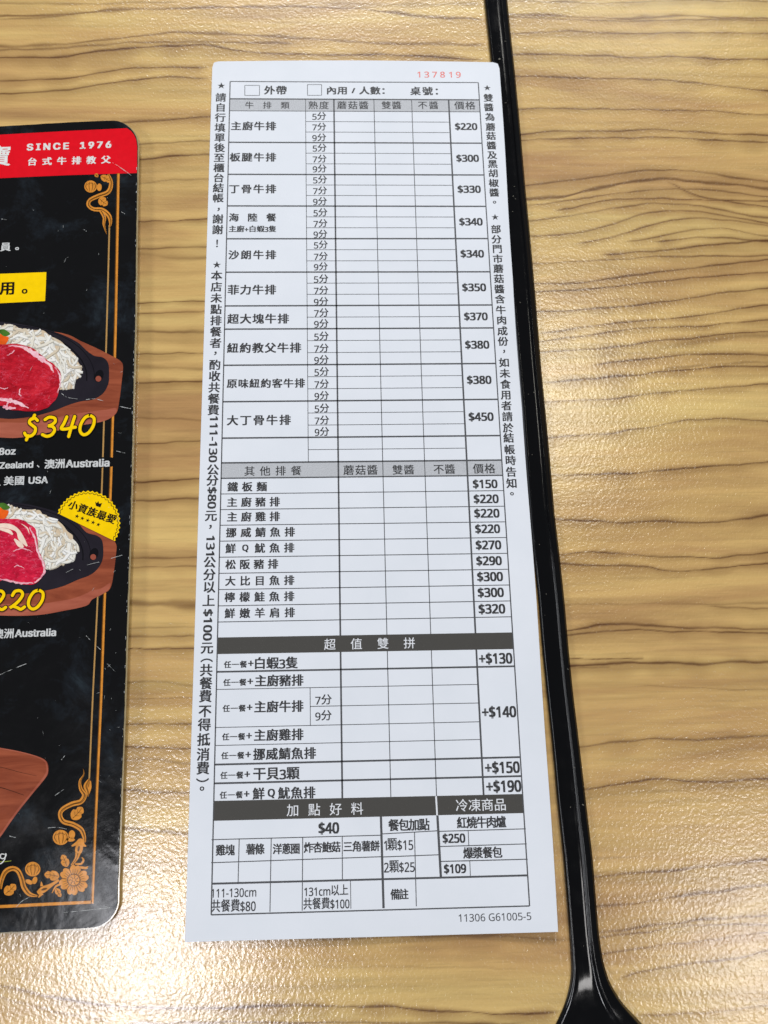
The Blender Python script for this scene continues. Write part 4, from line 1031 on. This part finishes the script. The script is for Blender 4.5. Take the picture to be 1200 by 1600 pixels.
for k in range(90):
    x, y = (r.uniform(0, 205), r.uniform(200, 1450)) if k % 3 else (r.uniform(150, 208), r.uniform(650, 1440))
    if x > 180 + (1400 - y) * .02: continue
    a = r.uniform(-.9, 2.2); l = r.uniform(.4, 1) ** 3 * 9; w = r.uniform(.12, .4)
    ribbon(s, IDC, [(x, y), (x + l * .5 * math.cos(a), y + l * .5 * math.sin(a) + r.uniform(-.6, .6)), (x + l * math.cos(a), y + l * math.sin(a))], [w * .3, w, w * .2], Z8 + 9e-5 + k * 1e-7, 3)
for k in range(60):      # nicked laminate along the right edge
    y = r.uniform(220, 1420); i = min(range(len(out)), key=lambda j: abs(out[j][1] - y) + (out[j][0] < 150) * 1e4)
    xe = float(np.interp(y, [262,330,480,600,745,860,980,1100,1220,1330,1380], [214.5,213.3,211.5,208.6,205.5,202,198,194.5,190,186,183.8]))
    l = r.uniform(1, 5); ribbon(s, IDC, [(xe - r.uniform(.2, .9), y), (xe - r.uniform(.2, 1.0), y + l)], [r.uniform(.3, 1.0), .3], Z8 + 9e-5 + k * 1e-7, 3)
s.build('scratches', M['scuff'], menu, 'stuff')

# ================================================================== BLACK UTENSIL
ledge = [(-260,734),(-120,746),(0,757),(97,767.5),(250,782),(400,796.5),(520,806.5),(645,817),(715,822),(800,828.5),(870,834.5),(940,842),(1010,847.5),(1080,854.5),(1150,862),(1200,866.8),(1252,871.2),(1340,880.8),(1410,886.5),(1480,892),(1508,893.5),(1525,893.5),(1540,891.5),(1567,885),(1600,871),(1650,838),(1720,800),(1820,772),(1950,760),(2100,775),(2230,815),(2320,880),(2350,940)]
redge = [(-260,776),(-120,786),(0,793.5),(35,797),(105,804.5),(192,813),(297,822),(367,829),(400,832),(487,839.5),(575,846.5),(645,853.5),(715,860),(800,867),(870,875.5),(940,883),(1010,889),(1080,896),(1150,904.5),(1200,910.5),(1270,918.5),(1340,927),(1410,932.5),(1462,937),(1504,943.5),(1536,953.5),(1567,972.5),(1600,1004),(1650,1048),(1720,1090),(1820,1124),(1950,1140),(2100,1126),(2230,1080),(2320,1010),(2350,960)]
def utensil():
    ly = [p[0] for p in ledge]; lx = [p[1] for p in ledge]; ry = [p[0] for p in redge]; rx = [p[1] for p in redge]
    sts = list(np.arange(-260, 1440, 20)) + list(np.arange(1440, 1660, 7)) + list(np.arange(1660, 2340, 20)) + [2344, 2349]
    # profile across: (t, height); raised rounded rims either side of a shallow channel
    prof = [(-1.0,.0003),(-1.0,.0008),(-.98,.0012),(-.95,.0015),(-.91,.00176),(-.87,.00191),(-.83,.00198),(-.79,.00195),(-.74,.00186),(-.6,.00172),(-.3,.0015),(0,.00128),(.22,.00113),(.30,.00118),(.36,.00148),(.41,.00180),(.45,.00187),(.49,.00178),(.55,.0016),(.70,.00116),(.85,.00072),(1.0,.0003)]
    v = []; n = len(prof); k = len(sts)
    def sm(y, ys_, xs_): return float(np.interp(y, ys_, xs_) * .5 + np.interp(y - 9, ys_, xs_) * .25 + np.interp(y + 9, ys_, xs_) * .25)
    for y in sts:
        lx_, rx_ = sm(y, ly, lx), sm(y, ry, rx); a = P(lx_, y, .0016); b = P(rx_, y, .0010)
        w = (b - a).length; fl = sstep(1500, 1640, y)           # towards the blade the rims sink into a broad flat
        for t, z in prof:
            q = a + (b - a) * ((t + 1) / 2)
            e = (1 - abs(t)) * w                                # metres from the edge
            zb = .0003 + (.0016 + .0008 * t) * min(1, math.sqrt(max(0, e) / .0016))
            zz = z * (1 - fl) + zb * fl
            v.append((q.x, q.y, zz))
    f = []
    for i in range(k - 1):
        for j in range(n - 1):
            a = i * n + j; f.append((a, a + 1, a + n + 1, a + n))
        f.append((i * n + n - 1, i * n, (i + 1) * n, (i + 1) * n + n - 1))
    f.append(tuple(range(n))); f.append(tuple(range((k - 1) * n + n - 1, (k - 1) * n - 1, -1)))
    me = bpy.data.meshes.new('serving_utensil'); me.from_pydata(v, [], f); me.update()
    bm = bmesh.new(); bm.from_mesh(me); bmesh.ops.recalc_face_normals(bm, faces=bm.faces); bm.to_mesh(me); bm.free()
    for p in me.polygons: p.use_smooth = True
    o = link('serving_utensil', me, M['plastic'])
    return o
ut = utensil()
thing(ut, 'long glossy black plastic handle widening at its lower end, beside the white paper slip', 'utensil')

# specks of dust and lint that have settled on the glossy plastic
dv, df = [], []; r = random.Random(31)
for k in range(26):
    y = r.uniform(20, 1500) if k else 92
    xl = float(np.interp(y, [p[0] for p in ledge], [p[1] for p in ledge])); xr = float(np.interp(y, [p[0] for p in redge], [p[1] for p in redge]))
    t = r.uniform(.15, .9); c = P(xl + (xr - xl) * t, y, .0016); c.z = .0019 if t < .5 else .0021 - .0016 * (t - .5)
    if k == 0: c = P(780.5, 92, .0022)
    l, w, a, h = r.uniform(.00008, .0003), r.uniform(.00005, .00012), r.uniform(0, 3.14), .00008
    if k == 0: l = w = .0003
    b = len(dv)
    for (u, v) in ((-l, -w), (l, -w * .6), (l * .8, w), (-l * .7, w)):
        dv.append((c.x + u * math.cos(a) - v * math.sin(a), c.y + u * math.sin(a) + v * math.cos(a), c.z))
    dv.append((c.x, c.y, c.z + h)); df += [(b, b + 1, b + 4), (b + 1, b + 2, b + 4), (b + 2, b + 3, b + 4), (b + 3, b, b + 4), (b + 3, b + 2, b + 1, b)]
o = mesh('dust', dv, df, flat('dust', srgb(120, 116, 104), .8), ut); o['kind'] = 'stuff'
